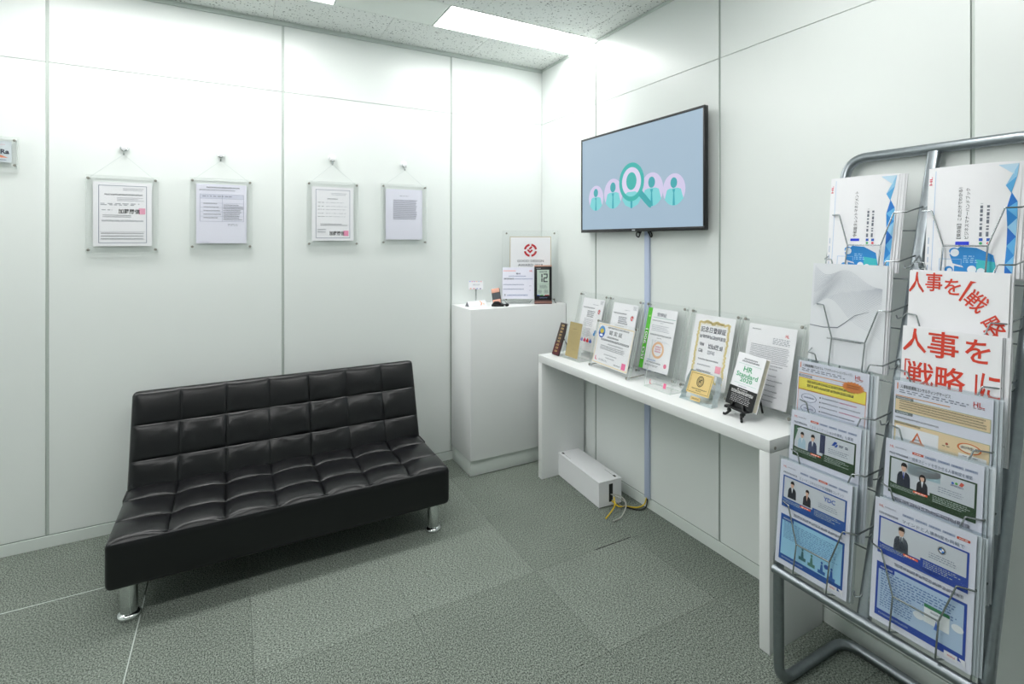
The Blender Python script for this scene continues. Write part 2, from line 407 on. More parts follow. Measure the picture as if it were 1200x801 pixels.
# ceiling: slab with lamp slots, tiles below it
ceil = tag(obj('ceiling', MB().box(XL, 0, YF, 0, HC + .012, HC + .1), M['joint'], smooth=False), kind='structure')
B0, B1 = -.655, -.357          # the lamp band along the back wall
C0, C1 = -2.455, -2.157        # its twin further into the room
def ctiles(y0, y1, step=.6, sx=.6):
    y = y1
    while y > y0 + .01:
        yn = max(y - step, y0); x = 0.0 if y1 > -.1 else -.12; xp = 0.0
        while xp > XL + .01:
            xn = max(x - sx if x == xp else x, XL)
            if xn >= xp: xn = max(xp - sx, XL)
            obj('ceiling_tile', MB().box(xn + .0006, xp - .0006, yn + .0006, y - .0006, HC, HC + .012), M['ceil'], ceil, bevel=.0008, seg=1)
            xp = xn; x = xn
        y = yn
ctiles(B1, 0, .36, .54); ctiles(C1, B0); ctiles(YF, C0)
def lamp(x0, x1, y0, y1, label, group=None):
    r = empty('ceiling_light', label, 'ceiling light', loc=((x0 + x1) / 2, (y0 + y1) / 2, HC), group=group)
    hx, hy = (x1 - x0) / 2, (y1 - y0) / 2
    f = MB().box(-hx, hx, -hy, -hy + .006, -.002, .012).box(-hx, hx, hy - .006, hy, -.002, .012).box(-hx, -hx + .006, -hy + .006, hy - .006, -.002, .012).box(hx - .006, hx, -hy + .006, hy - .006, -.002, .012)
    obj('light_frame', f, M['plate'], r, smooth=False)
    obj('diffuser', MB().box(-hx + .006, hx - .006, -hy + .006, hy - .006, .001, .01), M['lamp'], r, smooth=False)
    for yy in (-hy + .045, -hy + .13): obj('screw', MB().lathe([(.004, -.002), (.005, 0), (.005, .004)], (-hx + .014, yy, -.001), 10), M['screw'], r)
    return r
def cplate(x0, x1, y0, y1, label):
    return tag(obj('ceiling_plate', MB().box(x0 + .002, x1 - .002, y0 + .002, y1 - .002, HC - .001, HC + .011), M['plate'], bevel=.002), label, 'ceiling panel')
lamp(-.878, -.002, B0, B1, 'bright recessed ceiling light ending at the wall with the television')
cplate(-1.372, -.878, B0, B1, 'pale plain metal plate between the two ceiling lights by the back wall')
lamp(-2.65, -1.372, B0, B1, 'bright recessed ceiling light above the couch at the top edge')
cplate(-3.14, -2.65, B0, B1, 'plain metal ceiling plate left of the ceiling light above the couch')
lamp(-4.4, -3.14, B0, B1, 'recessed ceiling light in the far left of the room')
lamp(-3.4, -2.15, C0, C1, 'recessed ceiling light over the open floor left of the viewer')
lamp(-1.65, -.4, C0, C1, 'recessed ceiling light over the open floor beside the brochure rack')

# ================================================================ SOFA
def rbox(mb, xs, ys, zs, r, disp=None, m=0):
    """rounded box from coordinate lists; disp(x, y) lifts the +z face"""
    lo = [xs[0], ys[0], zs[0]]; hi = [xs[-1], ys[-1], zs[-1]]; idx = {}
    def vert(p):
        k = tuple(round(c, 5) for c in p)
        if k in idx: return idx[k]
        c = V([min(max(p[i], lo[i] + r), hi[i] - r) for i in range(3)]); d = V(p) - c
        q = c + d.normalized() * r if d.length > 1e-7 else V(p)
        if d.length > r * 1.0001 or d.length > 1e-7: pass
        if disp and abs(p[2] - hi[2]) < 1e-6:
            e = min(p[0] - lo[0], hi[0] - p[0], p[1] - lo[1], hi[1] - p[1]); q.z += disp(p[0], p[1]) * min(1, e / (r * 1.2))
        idx[k] = len(mb.v); mb.v.append(tuple(q)); return idx[k]
    def face(A, B, f):
        for i in range(len(A) - 1):
            for j in range(len(B) - 1):
                mb.f.append(tuple(vert(f(a, b)) for a, b in ((A[i], B[j]), (A[i + 1], B[j]), (A[i + 1], B[j + 1]), (A[i], B[j + 1])))); mb.m.append(m)
    for z in (lo[2], hi[2]): face(xs, ys, lambda a, b: (a, b, z))
    for y in (lo[1], hi[1]): face(xs, zs, lambda a, b: (a, y, b))
    for x in (lo[0], hi[0]): face(ys, zs, lambda a, b: (x, a, b))
    return mb
def cosp(cuts, n):
    out = []
    for a, b in zip(cuts, cuts[1:]): out += [a + (b - a) * (1 - math.cos(PI * k / n)) / 2 for k in range(n)]
    return out + [cuts[-1]]
def tuft(cx_, cy_, H=.012, dome=.012, pull=.008):
    rr = random.Random(3)
    wob = {}
    def f(x, y):
        def cell(cuts, t):
            for i in range(len(cuts) - 1):
                if t <= cuts[i + 1] + 1e-9: return i, (t - cuts[i]) / (cuts[i + 1] - cuts[i]), min(t - cuts[i], cuts[i + 1] - t)
            return len(cuts) - 2, 1, 0
        i, a, da = cell(cx_, x); j, b, db = cell(cy_, y)
        h = H * (1 - math.exp(-da / .004)) * (1 - math.exp(-db / .004)) - H
        h += dome * (math.sin(PI * min(max(a, 0), 1)) ** .8) * (math.sin(PI * min(max(b, 0), 1)) ** .8)
        ca = min(cx_[1:-1], key=lambda c: abs(c - x)); cb = min(cy_[1:-1], key=lambda c: abs(c - y))
        rad = math.hypot(x - ca, y - cb); h -= pull * math.exp(-(rad / .035) ** 2)
        ang = math.atan2(y - cb, x - ca)      # radiating creases around each button point
        h += .0022 * math.sin(ang * 8 + ca * 50) * math.exp(-((rad - .045) / .03) ** 2)
        return h
    return f
SX0, SX1 = -2.176, -.936
sofa = empty('sofa', 'low black tufted leatherette sofa with chrome legs against the white wall', 'sofa', loc=((SX0 + SX1) / 2, -.58, 0))
W2 = (SX1 - SX0) / 2
cx_ = [-W2 + 2 * W2 * k / 7 for k in range(8)]
# seat
cy_ = [-.222, -.198, -.047, .140, .30]            # local y from front to under the backrest
sm = MB(); rbox(sm, cosp(cx_, 12), [-.222 + .0, -.219, -.212, -.205] + cosp([-.198, -.047, .140, .30], 12), [-.172, -.164, -.15, -.12, -.08, -.04, -.02, -.008, 0], .022, tuft(cx_, cy_, .006, .011, .008))
seat = obj('seat', sm, M['leather'], sofa, mw=T(0, 0, .306))
for dy, dz in ((.004, -.010), (.012, -.004)):
    obj('stitching', MB().tube([(-W2 + .02 + k * (2 * W2 - .04) / 60, -.222 + dy, dz) for k in range(61)], .0016, 6), M['thread'], seat)
# backrest: leaning slab
up = V((0, .142, .387)).normalized()
BL = .432
by = [0, .135, .282, BL]
bb = MB(); rbox(bb, cosp(cx_, 12), cosp(by, 12), [-.125, -.118, -.1, -.06, -.025, -.008, 0], .024, tuft(cx_, by, .004, .005, .007))
brm = basis((0, .58 - .348, .284), (1, 0, 0), up)
back = obj('backrest', bb, M['leather'], sofa, mw=T(0, 0, 0) @ brm)
for e in (-1, 1):
    obj('hinge_bracket', MB().box(-.004, .004, -.05, .05, -.03, .03).cyl((-.008, 0, 0), (.008, 0, 0), .014, 14), M['bracket'], sofa, mw=T(e * (W2 - .002), .215, .27), bevel=.002)
for lx in (-2.115, -.995):
    for ly in (-.735, -.36):
        lg = MB().lathe([(.026, .02), (.026, .155)], n=28)
        L_ = obj('leg', lg, M['chrome'], sofa, mw=T(lx - (SX0 + SX1) / 2, ly + .58, 0))
        obj('foot', MB().lathe([(.030, 0), (.037, .004), (.037, .012), (.033, .018), (.027, .022)], n=28), M['chrome'], L_)

# ================================================================ CABINET, CONSOLE TABLE
cab = empty('cabinet', 'plain white waist-high cabinet standing in the corner under the clock', 'cabinet', loc=(-.32, -.16, 0))
obj('body', MB().box(-.322, .316, -.158, .156, .095, .957), M['white'], cab, bevel=.0025)
obj('plinth', MB().box(-.314, .312, -.134, .154, 0, .095), M['base'], cab, bevel=.0015)
tab = empty('console_table', 'long narrow white console table with panel legs below the television', 'table', loc=(-.157, -1.27, 0))
TT = .70
# local extents: x -.143...143 (front is -x), y +-.775
obj('tabletop', MB().box(-.145, .143, -.775, .775, TT - .042, TT), M['white'], tab, bevel=.002)
for e in (-1, 1):
    y0, y1 = (-.775, -.733) if e < 0 else (.733, .775)
    lg = obj('panel_leg', MB().box(-.1445, .143, y0 + .0005, y1 - .0005, 0, TT - .0425), M['white'], tab, bevel=.002)
    if e < 0:
        for xx in (-.118, .105): obj('screw_cap', MB().cyl((xx, -.7762, TT - .03), (xx, -.773, TT - .03), .0055, 12), M['screw'], lg)

# ================================================================ TELEVISION
TVY0, TVY1, TVZ0, TVZ1 = -.574, -1.534, 1.395, 1.934
tvw, tvh = TVY0 - TVY1, TVZ1 - TVZ0
tv = empty('television', 'wall mounted flat television showing people icons under a magnifying glass', 'television', mw=basis((-.06, (TVY0 + TVY1) / 2, TVZ0), (0, -1, 0), (0, 0, 1)))
obj('housing', MB().box(-tvw / 2, tvw / 2, 0, tvh, -.022, -.004).box(-tvw / 2 + .12, tvw / 2 - .12, .03, tvh - .2, -.045, -.02), M['black'], tv, bevel=.003)
fr = MB(); b, bb_ = .011, .017
fr.box(-tvw / 2, tvw / 2, 0, bb_, -.006, .001).box(-tvw / 2, tvw / 2, tvh - b, tvh, -.006, .001).box(-tvw / 2, -tvw / 2 + b, bb_, tvh - b, -.006, .001).box(tvw / 2 - b, tvw / 2, bb_, tvh - b, -.006, .001)
bez = obj('bezel', fr, M['black'], tv, bevel=.0015)
obj('maker_mark', MB().box(-.012, .012, .005, .011, .001, .0015), ink((190, 195, 200)), bez, smooth=False)
obj('wall_bracket', MB().box(-.16, .16, .12, .36, -.056, -.046).box(-.12, -.08, .08, .42, -.05, -.04).box(.08, .12, .08, .42, -.05, -.04), M['bracket'], tv)
sw, sh = tvw - 2 * b, tvh - b - bb_
TVS = 1.0
scr = obj('screen', MB().box(-sw / 2, sw / 2, 0, sh, -.004, 0), glow((155, 179, 198), TVS), tv, smooth=False, mw=T(0, bb_, -.0015))
S = Sheet(scr, sw, sh, mat=lambda c: glow(c, TVS))
fx = lambda y: ((TVY0 - b) - y) / sw
fz = lambda z: (z - TVZ0 - bb_) / sh
def icon(y, zc, r, ar=1.0, L=1):
    a, c, rx, ry = fx(y), fz(zc), r / sw, r / sh
    S.ell(a, c, rx, ry, (204, 196, 226), L, 'icon_disc')
    n = 14
    body = [(a - .62 * rx, c + .0 * ry), (a - .35 * rx, c + .08 * ry), (a + .35 * rx, c + .08 * ry), (a + .62 * rx, c), (a + .84 * rx, c - .62 * ry)]
    body += [(a + rx * math.cos(t), c + ry * math.sin(t)) for t in [-.70 - (PI - 1.4) * k / n for k in range(n + 1)]] + [(a - .84 * rx, c - .62 * ry)]
    S.poly(body, (116, 204, 208), L + 1, 'icon_body')
    S.poly([(a - .13 * rx, c + .02 * ry), (a + .13 * rx, c + .02 * ry), (a + .05 * rx, c - .2 * ry), (a + .1 * rx, c - .98 * ry), (a - .1 * rx, c - .98 * ry), (a - .05 * rx, c - .2 * ry)], (40, 160, 176), L + 2, 'icon_tie')
    S.ell(a, c + .42 * ry, .3 * rx, .33 * ry, (44, 160, 168), L + 2, 'icon_head')
icon(-.722, 1.586, .070); icon(-.880, 1.600, .080, L=2); icon(-1.190, 1.598, .082, L=2); icon(-1.344, 1.585, .074, L=4)
a, c, rx, ry = fx(-1.037), fz(1.600), .084 / sw, .086 / sh
S.poly([(a - .9 * rx, c - .45 * ry), (a - .5 * rx, c + .1 * ry), (a + .5 * rx, c + .1 * ry), (a + .9 * rx, c - .45 * ry), (a + .6 * rx, c - .8 * ry), (a, c - ry), (a - .6 * rx, c - .8 * ry)], (116, 204, 208), 5, 'icon_body')
S.poly([(a - .1 * rx, c - .3 * ry), (a + .1 * rx, c - .3 * ry), (a + .08 * rx, c - ry), (a - .08 * rx, c - ry)], (40, 160, 176), 6, 'icon_tie')
m0 = fz(1.648)
S.ell(a, m0, .088 / sw, .088 / sh, (214, 205, 232), 7, 'lens')
S.ell(a, m0 + .004 / sh, .041 / sw, .045 / sh, (40, 172, 166), 8, 'icon_head')
S.poly([(a - .06 / sw, m0 - .062 / sh), (a - .03 / sw, m0 - .05 / sh), (a + .03 / sw, m0 - .05 / sh), (a + .06 / sw, m0 - .062 / sh), (a + .03 / sw, m0 - .08 / sh), (a - .03 / sw, m0 - .08 / sh)], (116, 204, 208), 8, 'icon_body')
S.ring(a, m0, .100 / sw, .098 / sh, .024 / sw, (40, 172, 166), 9, 'magnifier_ring', 48)
h0, h1 = (a + .066 / sw, m0 - .060 / sh), (a + .150 / sw, m0 - .128 / sh)
S.poly([(h0[0] - .010 / sw, h0[1] - .012 / sh), (h1[0] - .018 / sw, h1[1] - .006 / sh), (h1[0] - .002 / sw, h1[1] - .012 / sh), (h1[0] + .012 / sw, h1[1] + .010 / sh), (h0[0] + .016 / sw, h0[1] + .012 / sh)], (40, 160, 166), 10, 'magnifier_handle')
# duct and cables below it
tag(obj('cable_duct', MB().box(-.012, 0, -1.115, -1.078, .052, 1.45), M['duct'], bevel=.003), 'pale blue plastic cable duct running down the wall below the television', 'cable duct')
cb = MB()
for e in (-1, 1):
    y = -1.097 + e * -.035
    cb.tube(spline([(-.02, -1.09, 1.43), (-.02, y + .006, 1.385), (-.024, y - e * .012, 1.368), (-.028, y - e * .024, 1.376), (-.03, y - e * .016, 1.394), (-.028, y, 1.388), (-.022, y + .01, 1.40), (-.02, y, 1.43)], 6), .0036, 8)
tag(obj('cable', cb, M['blackm']), 'short black cable loops hanging just under the television', 'cable')

# ================================================================ CABLE BOX and cables
bx = empty('cable_box', 'white plastic cable management box on the carpet under the table', 'cable box', mw=Matrix.Translation((-.137, -.757, 0)) @ Matrix.Rotation(math.radians(-3.5), 4, 'Z'))
hw, hl, hh = .068, .222, .132
body = MB().box(-hw, hw, -hl + .003, hl, .004, hh - .012)
body.box(-hw, -.008, -hl, -hl + .003, .004, hh - .012).box(.016, hw, -hl, -hl + .003, .004, hh - .012).box(-.008, .016, -hl, -hl + .003, .004, .02).box(-.008, .016, -hl, -hl + .003, hh - .02, hh - .012)
bo = obj('body', body, M['whitep'], bx, smooth=False)
obj('cable_slot', MB().box(-.008, .016, -hl + .0015, -hl + .0032, .02, hh - .02), M['blackm'], bo, smooth=False)
lid = obj('lid', MB().box(-hw - .001, hw + .001, -hl - .001, hl + .001, hh - .0115, hh), M['whitep'], bx, bevel=.003)
for yy in (-hl + .03, hl - .03):
    xx = .045 if yy < 0 else -.05
    obj('vent_slot', MB().box(xx - .006, xx + .006, yy - .011, yy + .011, hh, hh + .0004), M['blackm'], lid, smooth=False)
    s_ = 1 if yy < 0 else -1
    obj('vent_line', MB().box(xx - .003, xx - .001, min(yy + s_ * .014, yy + s_ * .09), max(yy + s_ * .014, yy + s_ * .09), hh, hh + .0004), M['groove'], lid, smooth=False)
for xx in (-.05, .05):
    for yy in (-.19, .19): obj('rubber_foot', MB().lathe([(.01, 0), (.01, .005)], (xx, yy, 0), 12), M['blackm'], bx)
def cable(name, pts, mat, label, r=.0034): return tag(obj(name, MB().tube(spline(pts, 8), r, 8), mat), label, 'cable')
cable('yellow_cable', [(-.145, -.985, .028), (-.13, -1.02, .010), (-.095, -1.03, .006), (-.055, -1.07, .006), (-.022, -1.088, .02), (-.008, -1.095, .06)], M['yell'], 'yellow cable running from the white box to the pale blue duct')
cable('yellow_cable', [(-.142, -1.0, .05), (-.17, -1.04, .03), (-.215, -1.06, .012), (-.25, -1.075, .005)], M['yell'], 'short loose yellow cable end curling out onto the carpet')
cable('white_cable', [(-.138, -.975, .055), (-.12, -1.03, .06), (-.125, -1.075, .04), (-.18, -1.11, .012), (-.235, -1.115, .005)], M['grey'], 'pale grey cable end curling out of the white box')
cable('grey_cable', [(-.14, -.975, .028), (-.125, -1.01, .02), (-.11, -1.03, .008), (-.12, -1.06, .045), (-.145, -1.02, .062), (-.146, -.975, .058)], M['grey'], 'thin grey cable looped at the slot of the white box', .002)
cable('black_cable', [(-.10, -1.02, .005), (-.085, -1.06, .005), (-.055, -1.098, .006), (-.02, -1.102, .014), (-.007, -1.1, .06)], M['blackm'], 'black cable on the carpet beside the yellow one')

# ================================================================ ACRYLIC FRAMES
DK = (92, 95, 108); GR = (160, 164, 174); RED = (205, 40, 50); PINK = (240, 130, 160)
def acrylic_frame(name, label, mw, w, h, pw, ph, pmat, py=.032, px=0.0, group=None, gap=.009, so=None, sr=.006, cat='picture frame', frames=True):
    r = empty(name, label, cat, mw=mw, group=group)
    obj('back_panel', MB().box(-w / 2, w / 2, 0, h, 0, .003, 0, ends=1), [M['acr'], M['acre']], r, smooth=False)
    obj('front_panel', MB().box(-w / 2 + .002, w / 2 - .002, .004, h - .004, gap + .003, gap + .006, 0, ends=1), [M['acr'], M['acre']], r, smooth=False)
    sx, y0, y1 = so or (w / 2 - .011, .016, h - .016)
    for x in (-sx, sx):
        for y in (y0, y1):
            s_ = obj('standoff', MB().cyl((x, y, -.004), (x, y, gap + .010), sr * .8, 12), M['chrome'], r)
            obj('standoff_cap', MB().lathe([(sr, 0), (sr, .003), (sr * .75, .005)], (x, y, gap + .0062), 14), M['screw'], s_)
    p = page(r, pw, ph, pmat, gap + .0008)
    p.matrix_local = T(px, py, gap * .55)
    return r, Sheet(p, pw, ph, rnd=hash(label) % 97 if False else len(label))
def back_frame(x, z0, label, pmat, w=.266, h=.356, **k):
    return acrylic_frame('framed_certificate', label, basis((x, -.0085, z0), (1, 0, 0), (0, 0, 1)), w, h, .214, .294, pmat, **k)
GRP = 'acrylic certificate frames hanging on the back wall'
r, S = back_frame(-2.231, 1.292, 'hanging acrylic frame with blue-bordered certificate, bold signature at mid page', M['paper'], group=GRP)
S.frame(.09, .05, .91, .95, .008, (70, 90, 130)); S.text('加藤勝信', .42, .51, .79, .585, (12, 12, 14), 3, bold=.012)
S.rect(.77, .505, .885, .60, (238, 170, 195), 2, 'red_seal'); S.lines(.5, .86, .86, .91, 2, GR, ragged=.1)
S.lines(.19, .795, .84, .82, 1, DK, 2, .9, .035, .02); S.lines(.4, .70, .88, .765, 3, GR); S.lines(.12, .63, .88, .67, 2, GR, dash=.08); S.lines(.14, .55, .36, .57, 1, GR)
S.lines(.16, .44, .7, .49, 2, DK); S.lines(.14, .38, .88, .41, 1, GR, fill=.8); S.lines(.13, .08, .88, .21, 3, DK, fill=.35, ragged=.05)
S.rect(.11, .225, .88, .228, GR, 1, 'printed_rule'); S.rect(.11, .105, .88, .108, GR, 1, 'printed_rule')
r, S = back_frame(-1.843, 1.304, 'hanging acrylic frame with a printed two-column table', M['paperb'], group=GRP)
S.lines(.2, .93, .86, .955, 1, DK, 2, .8, ragged=0); S.lines(.06, .885, .85, .91, 1, GR, 2, .8); S.frame(.07, .37, .94, .83, .005, (140, 145, 170))
S.rect(.075, .76, .935, .825, (214, 216, 232), 1); S.rect(.508, .37, .512, .83, (140, 145, 170), 2, 'printed_rule'); S.rect(.07, .755, .94, .758, (140, 145, 170), 2, 'printed_rule')
for z in (.455, .53, .605, .68): S.rect(.07, z, .94, z + .003, (165, 170, 190), 2, 'printed_rule')
S.lines(.12, .78, .9, .80, 1, DK); S.lines(.14, .38, .48, .68, 5, DK, fill=.25); S.lines(.53, .38, .93, .66, 9, DK, fill=.5); S.lines(.62, .29, .88, .33, 2, GR); S.lines(.05, .015, .3, .025, 1, GR)
r, S = back_frame(-1.324, 1.317, 'hanging acrylic frame with blue-bordered certificate, bold signature at page foot', M['paper'], group=GRP)
S.frame(.09, .05, .91, .95, .008, (80, 95, 130)); S.lines(.46, .84, .88, .89, 2, GR); S.lines(.36, .77, .67, .79, 1, DK, 2, .9)
for z in (.70, .63, .57, .50, .44): S.lines(.14, z, .3, z + .014, 1, DK, ragged=.1); S.lines(.33, z, .86, z + .014, 1, GR)
S.lines(.2, .27, .86, .32, 2, DK, fill=.5); S.lines(.13, .13, .36, .22, 2, GR)
S.text('加藤勝信', .41, .10, .77, .18, (12, 12, 14), 3, bold=.012); S.rect(.75, .09, .875, .19, (238, 150, 185), 2, 'red_seal')
r, S = back_frame(-.934, 1.324, 'hanging acrylic frame with a plain typed letter, nearest the corner', M['paperb'], group=GRP)
S.lines(.38, .855, .62, .87, 1, DK, ragged=0); S.lines(.2, .39, .86, .79, 14, (105, 108, 130), fill=.5, ragged=.08)
for i, (x, z) in enumerate(((-2.227, 1.784), (-1.847, 1.784), (-1.328, 1.803), (-.934, 1.799))):
    nm = ('blue-bordered certificate with mid-page signature', 'two-column table sheet', 'certificate signed at its foot', 'plain typed letter')[i]
    hk = empty('magnet_hook', 'white magnet hook holding the framed ' + nm, 'hook', mw=basis((x, 0, z), (1, 0, 0), (0, 0, 1)), group='magnet hooks on the back wall')
    obj('magnet', MB().lathe([(.017, 0), (.018, .006), (.015, .014), (.008, .018)], n=20), M['whitep'], hk)
    obj('hook', MB().tube(fillet([(-.012, -.004, .012), (-.013, -.012, .02), (0, -.022, .022), (.013, -.012, .02), (.012, -.004, .012)], .01), .0028, 8).tube(fillet([(0, -.018, .020), (0, -.036, .018), (0, -.04, .026), (0, -.03, .03)], .006), .0032, 8), M['chrome'], hk)
fr_pos = ((-2.231, 1.292), (-1.843, 1.304), (-1.324, 1.317), (-.934, 1.324))
hkz = (1.784, 1.784, 1.803, 1.799)
hkx = (-2.227, -1.847, -1.328, -.934)
k = 0
for o in list(COL.objects):
    if o.name.startswith('framed_certificate') and o.parent is None:
        i = k; k += 1
        fxp, fzp = fr_pos[i]; a = V((hkx[i] - fxp, hkz[i] - .037 - fzp, .018))
        obj('hanging_string', MB().tube([(-.122, .340, .010), a, (.122, .340, .010)], .0009, 5), M['string'], o)
# name plate frame cut by the left edge
r, S = acrylic_frame('name_frame', 'small acrylic sign at the left edge with dark letters and an orange triangle', basis((-2.705, -.0085, 1.654), (1, 0, 0), (0, 0, 1)), .245, .138, .20, .090, plain('grey_card', rgb(212, 220, 226), .5, noise=.01), py=.028, sr=.005, cat='sign')
S.text('uRa', .76, .40, .965, .62, (30, 30, 60), 2, bold=.025); S.poly([(.76, .22), (.95, .22), (.82, .36)], (222, 140, 110), 2, 'orange_triangle')
S.rect(.5, .83, .9, .845, (220, 160, 170), 2, 'printed_rule'); S.lines(.6, .08, .95, .14, 1, (90, 100, 140), fill=.8)

# ---- leaning frames on the console table
def lean_right(y, x0, z0, x1, z1): return basis((x0, y, z0), (0, -1, 0), (x1 - x0, 0, z1 - z0))
GRT = 'acrylic frames leaning on the wall behind the console table'
def table_frame(y, label, pw=.205, ph=.292, pmat=None, w=.272, h=.358, py=.034, px=0):
    return acrylic_frame('framed_document', label, lean_right(y, -.105, TT + .001, -.022, 1.048), w, h, pw, ph, pmat or M['paper'], py=py, px=px, group=GRT)
r, S = table_frame(-.672, 'leaning acrylic frame behind the tan card, leftmost along the wall')
LOGO = lambda S, x, y, sx, sy: (S.ell(x, y, sx, sy, (226, 232, 240), 2, 'emblem'), S.ring(x, y, sx * .7, sy * .7, sx * .35, (220, 60, 40), 3, 'emblem_ring', 24, .3, 5.2), S.ell(x + sx * .2, y, sx * .25, sy * .3, (220, 60, 40), 3, 'emblem_dot'))
def cert_letter(S):
    S.lines(.82, .9, .97, .97, 4, (150, 155, 165), fill=.6); S.lines(.5, .87, .75, .89, 1, GR); S.lines(.06, .80, .62, .825, 1, DK, fill=.9, ragged=.05)
    S.lines(.3, .62, .7, .76, 4, DK, fill=.6); LOGO(S, .84, .76, .08, .06); S.lines(.2, .44, .68, .60, 6, GR); S.lines(.25, .24, .6, .42, 6, GR)
cert_letter(S)
S.ell(.84, .38, .06, .035, (60, 150, 220), 3, 'blue_emblem'); S.ell(.80, .33, .05, .03, (80, 160, 225), 3, 'blue_emblem')
for i, c in enumerate(((120, 90, 220), (230, 60, 120), (230, 50, 60), (90, 130, 220))): S.poly([(.2 + .14 * i, .17), (.27 + .14 * i, .24), (.34 + .14 * i, .17), (.27 + .14 * i, .15)], c, 3, 'coloured_mark')
r, S = table_frame(-.961, 'leaning acrylic frame behind the landscape certificate, next to the blue duct')
cert_letter(S)
r, S = table_frame(-1.270, 'leaning acrylic frame with green-striped quality certificate', pw=.202, ph=.294, px=-.026)
S.rect(0, 0, .145, 1, (86, 196, 40), 2, 'green_stripe'); S.text('ISO 9001', .035, .14, .125, .64, (20, 40, 10), 3, rot=90, bold=.02); S.text('ISO 9001', .022, .145, .112, .645, (250, 255, 250), 4, rot=90, bold=.012)
S.ell(.08, .86, .035, .016, (170, 225, 130), 3, 'stripe_mark'); S.text('登録証', .33, .875, .66, .935, (40, 50, 80), 3); S.rect(.22, .85, .97, .856, (130, 180, 170), 2, 'printed_rule')
S.lines(.2, .79, .92, .81, 1, DK, fill=.8, ragged=0); S.lines(.5, .76, .58, .775, 1, DK); S.lines(.22, .62, .92, .73, 4, GR); S.lines(.2, .53, .92, .585, 1, DK, fill=.45, ragged=0); S.lines(.46, .515, .66, .53, 1, DK)
S.ring(.56, .34, .20, .135, .055, (236, 190, 150), 3, 'gold_seal'); S.lines(.46, .29, .66, .40, 3, (205, 60, 120), fill=.6, dash=.09, ragged=.1); S.lines(.3, .46, .9, .49, 2, (200, 205, 212))
S.lines(.26, .15, .6, .175, 1, (60, 120, 190), fill=.8); S.lines(.24, .115, .8, .14, 1, DK, fill=.8); S.lines(.2, .06, .7, .09, 2, DK); S.ell(.88, .12, .05, .035, PINK, 3, 'pink_stamp')
r, S = table_frame(-1.572, 'leaning acrylic frame with gold-bordered award certificate', pw=.222, ph=.300, px=-.004)
S.text('記念日登録証', .20, .755, .82, .835, (45, 50, 70), 3, bold=.006)
GB = (234, 216, 156)
def ornate(S, x0, y0, x1, y1, t, col):
    rr = random.Random(5); pts = []; fs = []
    def blob(x, y, r):
        o = len(pts); n = 7; pts.extend([(x + r * (1 + .35 * rr.random()) * math.cos(2 * PI * k / n), y + r * .72 * (1 + .35 * rr.random()) * math.sin(2 * PI * k / n)) for k in range(n)]); fs.append(tuple(range(o, o + n)))
    for k in range(34):
        f = k / 33
        for s_ in (x0, x1): blob(s_ + (rr.random() - .5) * t * .5, y0 + (y1 - y0) * f, t * .42)
    for k in range(22):
        f = k / 21
        for s_ in (y0, y1): blob(x0 + (x1 - x0) * f, s_ + (rr.random() - .5) * t * .5, t * .42)
    for k in range(14): blob(.28 + .44 * k / 13, y1 + .012 * math.sin(k * .9) + .012, t * .4)
    S.put('ornate_border', pts, fs, col, 2)
ornate(S, .14, .09, .88, .89, .055, GB); S.frame(.17, .115, .85, .865, .006, (236, 222, 170), 2)
S.lines(.2, .665, .83, .715, 1, (80, 85, 100), fill=.9, dash=.03, ragged=0); S.lines(.22, .55, .34, .6, 1, DK, fill=.9, dash=.06); S.lines(.45, .53, .82, .6, 1, DK, fill=.9, dash=.06, ragged=.05)
S.lines(.22, .46, .34, .51, 1, DK, fill=.9, dash=.06); S.lines(.45, .45, .68, .505, 1, GR, fill=.9, dash=.06); S.lines(.24, .36, .8, .38, 1, DK, fill=.9); S.lines(.24, .28, .62, .3, 1, GR, fill=.9); S.lines(.24, .2, .7, .22, 1, DK, fill=.9)
S.rect(.70, .225, .83, .32, (246, 165, 185), 3, 'pink_stamp')
r, S = table_frame(-1.858, 'leaning acrylic frame with a typed letter behind the book', pw=.212, ph=.297, px=-.004)
S.lines(.08, .925, .27, .94, 1, DK, fill=.8); S.text('HL', .79, .875, .86, .915, (225, 90, 90), 3, bold=.02); S.lines(.55, .765, .9, .85, 5, GR, ragged=.1); S.lines(.1, .52, .92, .74, 10, (120, 122, 132), ragged=.06)
for z in (.49, .45, .37, .31, .25, .18, .12, .06): S.lines(.22, z, .86, z + .016, 1, (120, 122, 132), fill=.8)

# ---- small stands on the table
def l_stand(name, label, y, x0, w, h, lean, cat='display stand', z=TT, th=.003):
    """bent clear sheet: leaning face plus a flat foot behind"""
    r = empty(name, label, cat, mw=lean_right(y, x0, z + .0005, x0 + lean, z + h))
    H = math.hypot(lean, h)
    obj('face_panel', MB().box(-w / 2, w / 2, 0, H, -th, 0, 0, ends=1), [M['acr'], M['acre']], r, smooth=False)
    ang = math.atan2(lean, h)
    ft = obj('foot_panel', MB().box(-w / 2, w / 2, -.07, 0, -.002, .001, 0, ends=1), [M['acr'], M['acre']], r, smooth=False)
    ft.matrix_local = T(0, .004, -.002) @ Matrix.Rotation(PI / 2 - ang, 4, 'X') if False else (lean_right(y, x0, z + .0005, x0 + lean, z + h).inverted() @ basis((x0 + .002, y, z + .003), (0, -1, 0), (-1, 0, 0)))
    return r
r = l_stand('card_stand', 'clear stand holding a plain tan card between dark plaque and certificate', -.712, -.222, .165, .215, .042)
p = page(r, .12, .188, M['tan'], .002, .001, 'tan_card'); p.matrix_local = T(.003, .015, .0015)
S = Sheet(p, .12, .188); S.lines(.32, .80, .62, .825, 1, (120, 100, 60), fill=.9, ragged=0)
for z in (.72, .68, .62, .54, .48, .43, .38): S.lines(.18, z, .85, z + .014, 1, (140, 120, 76), ragged=.4)
S.lines(.5, .2, .8, .25, 2, (140, 120, 76))
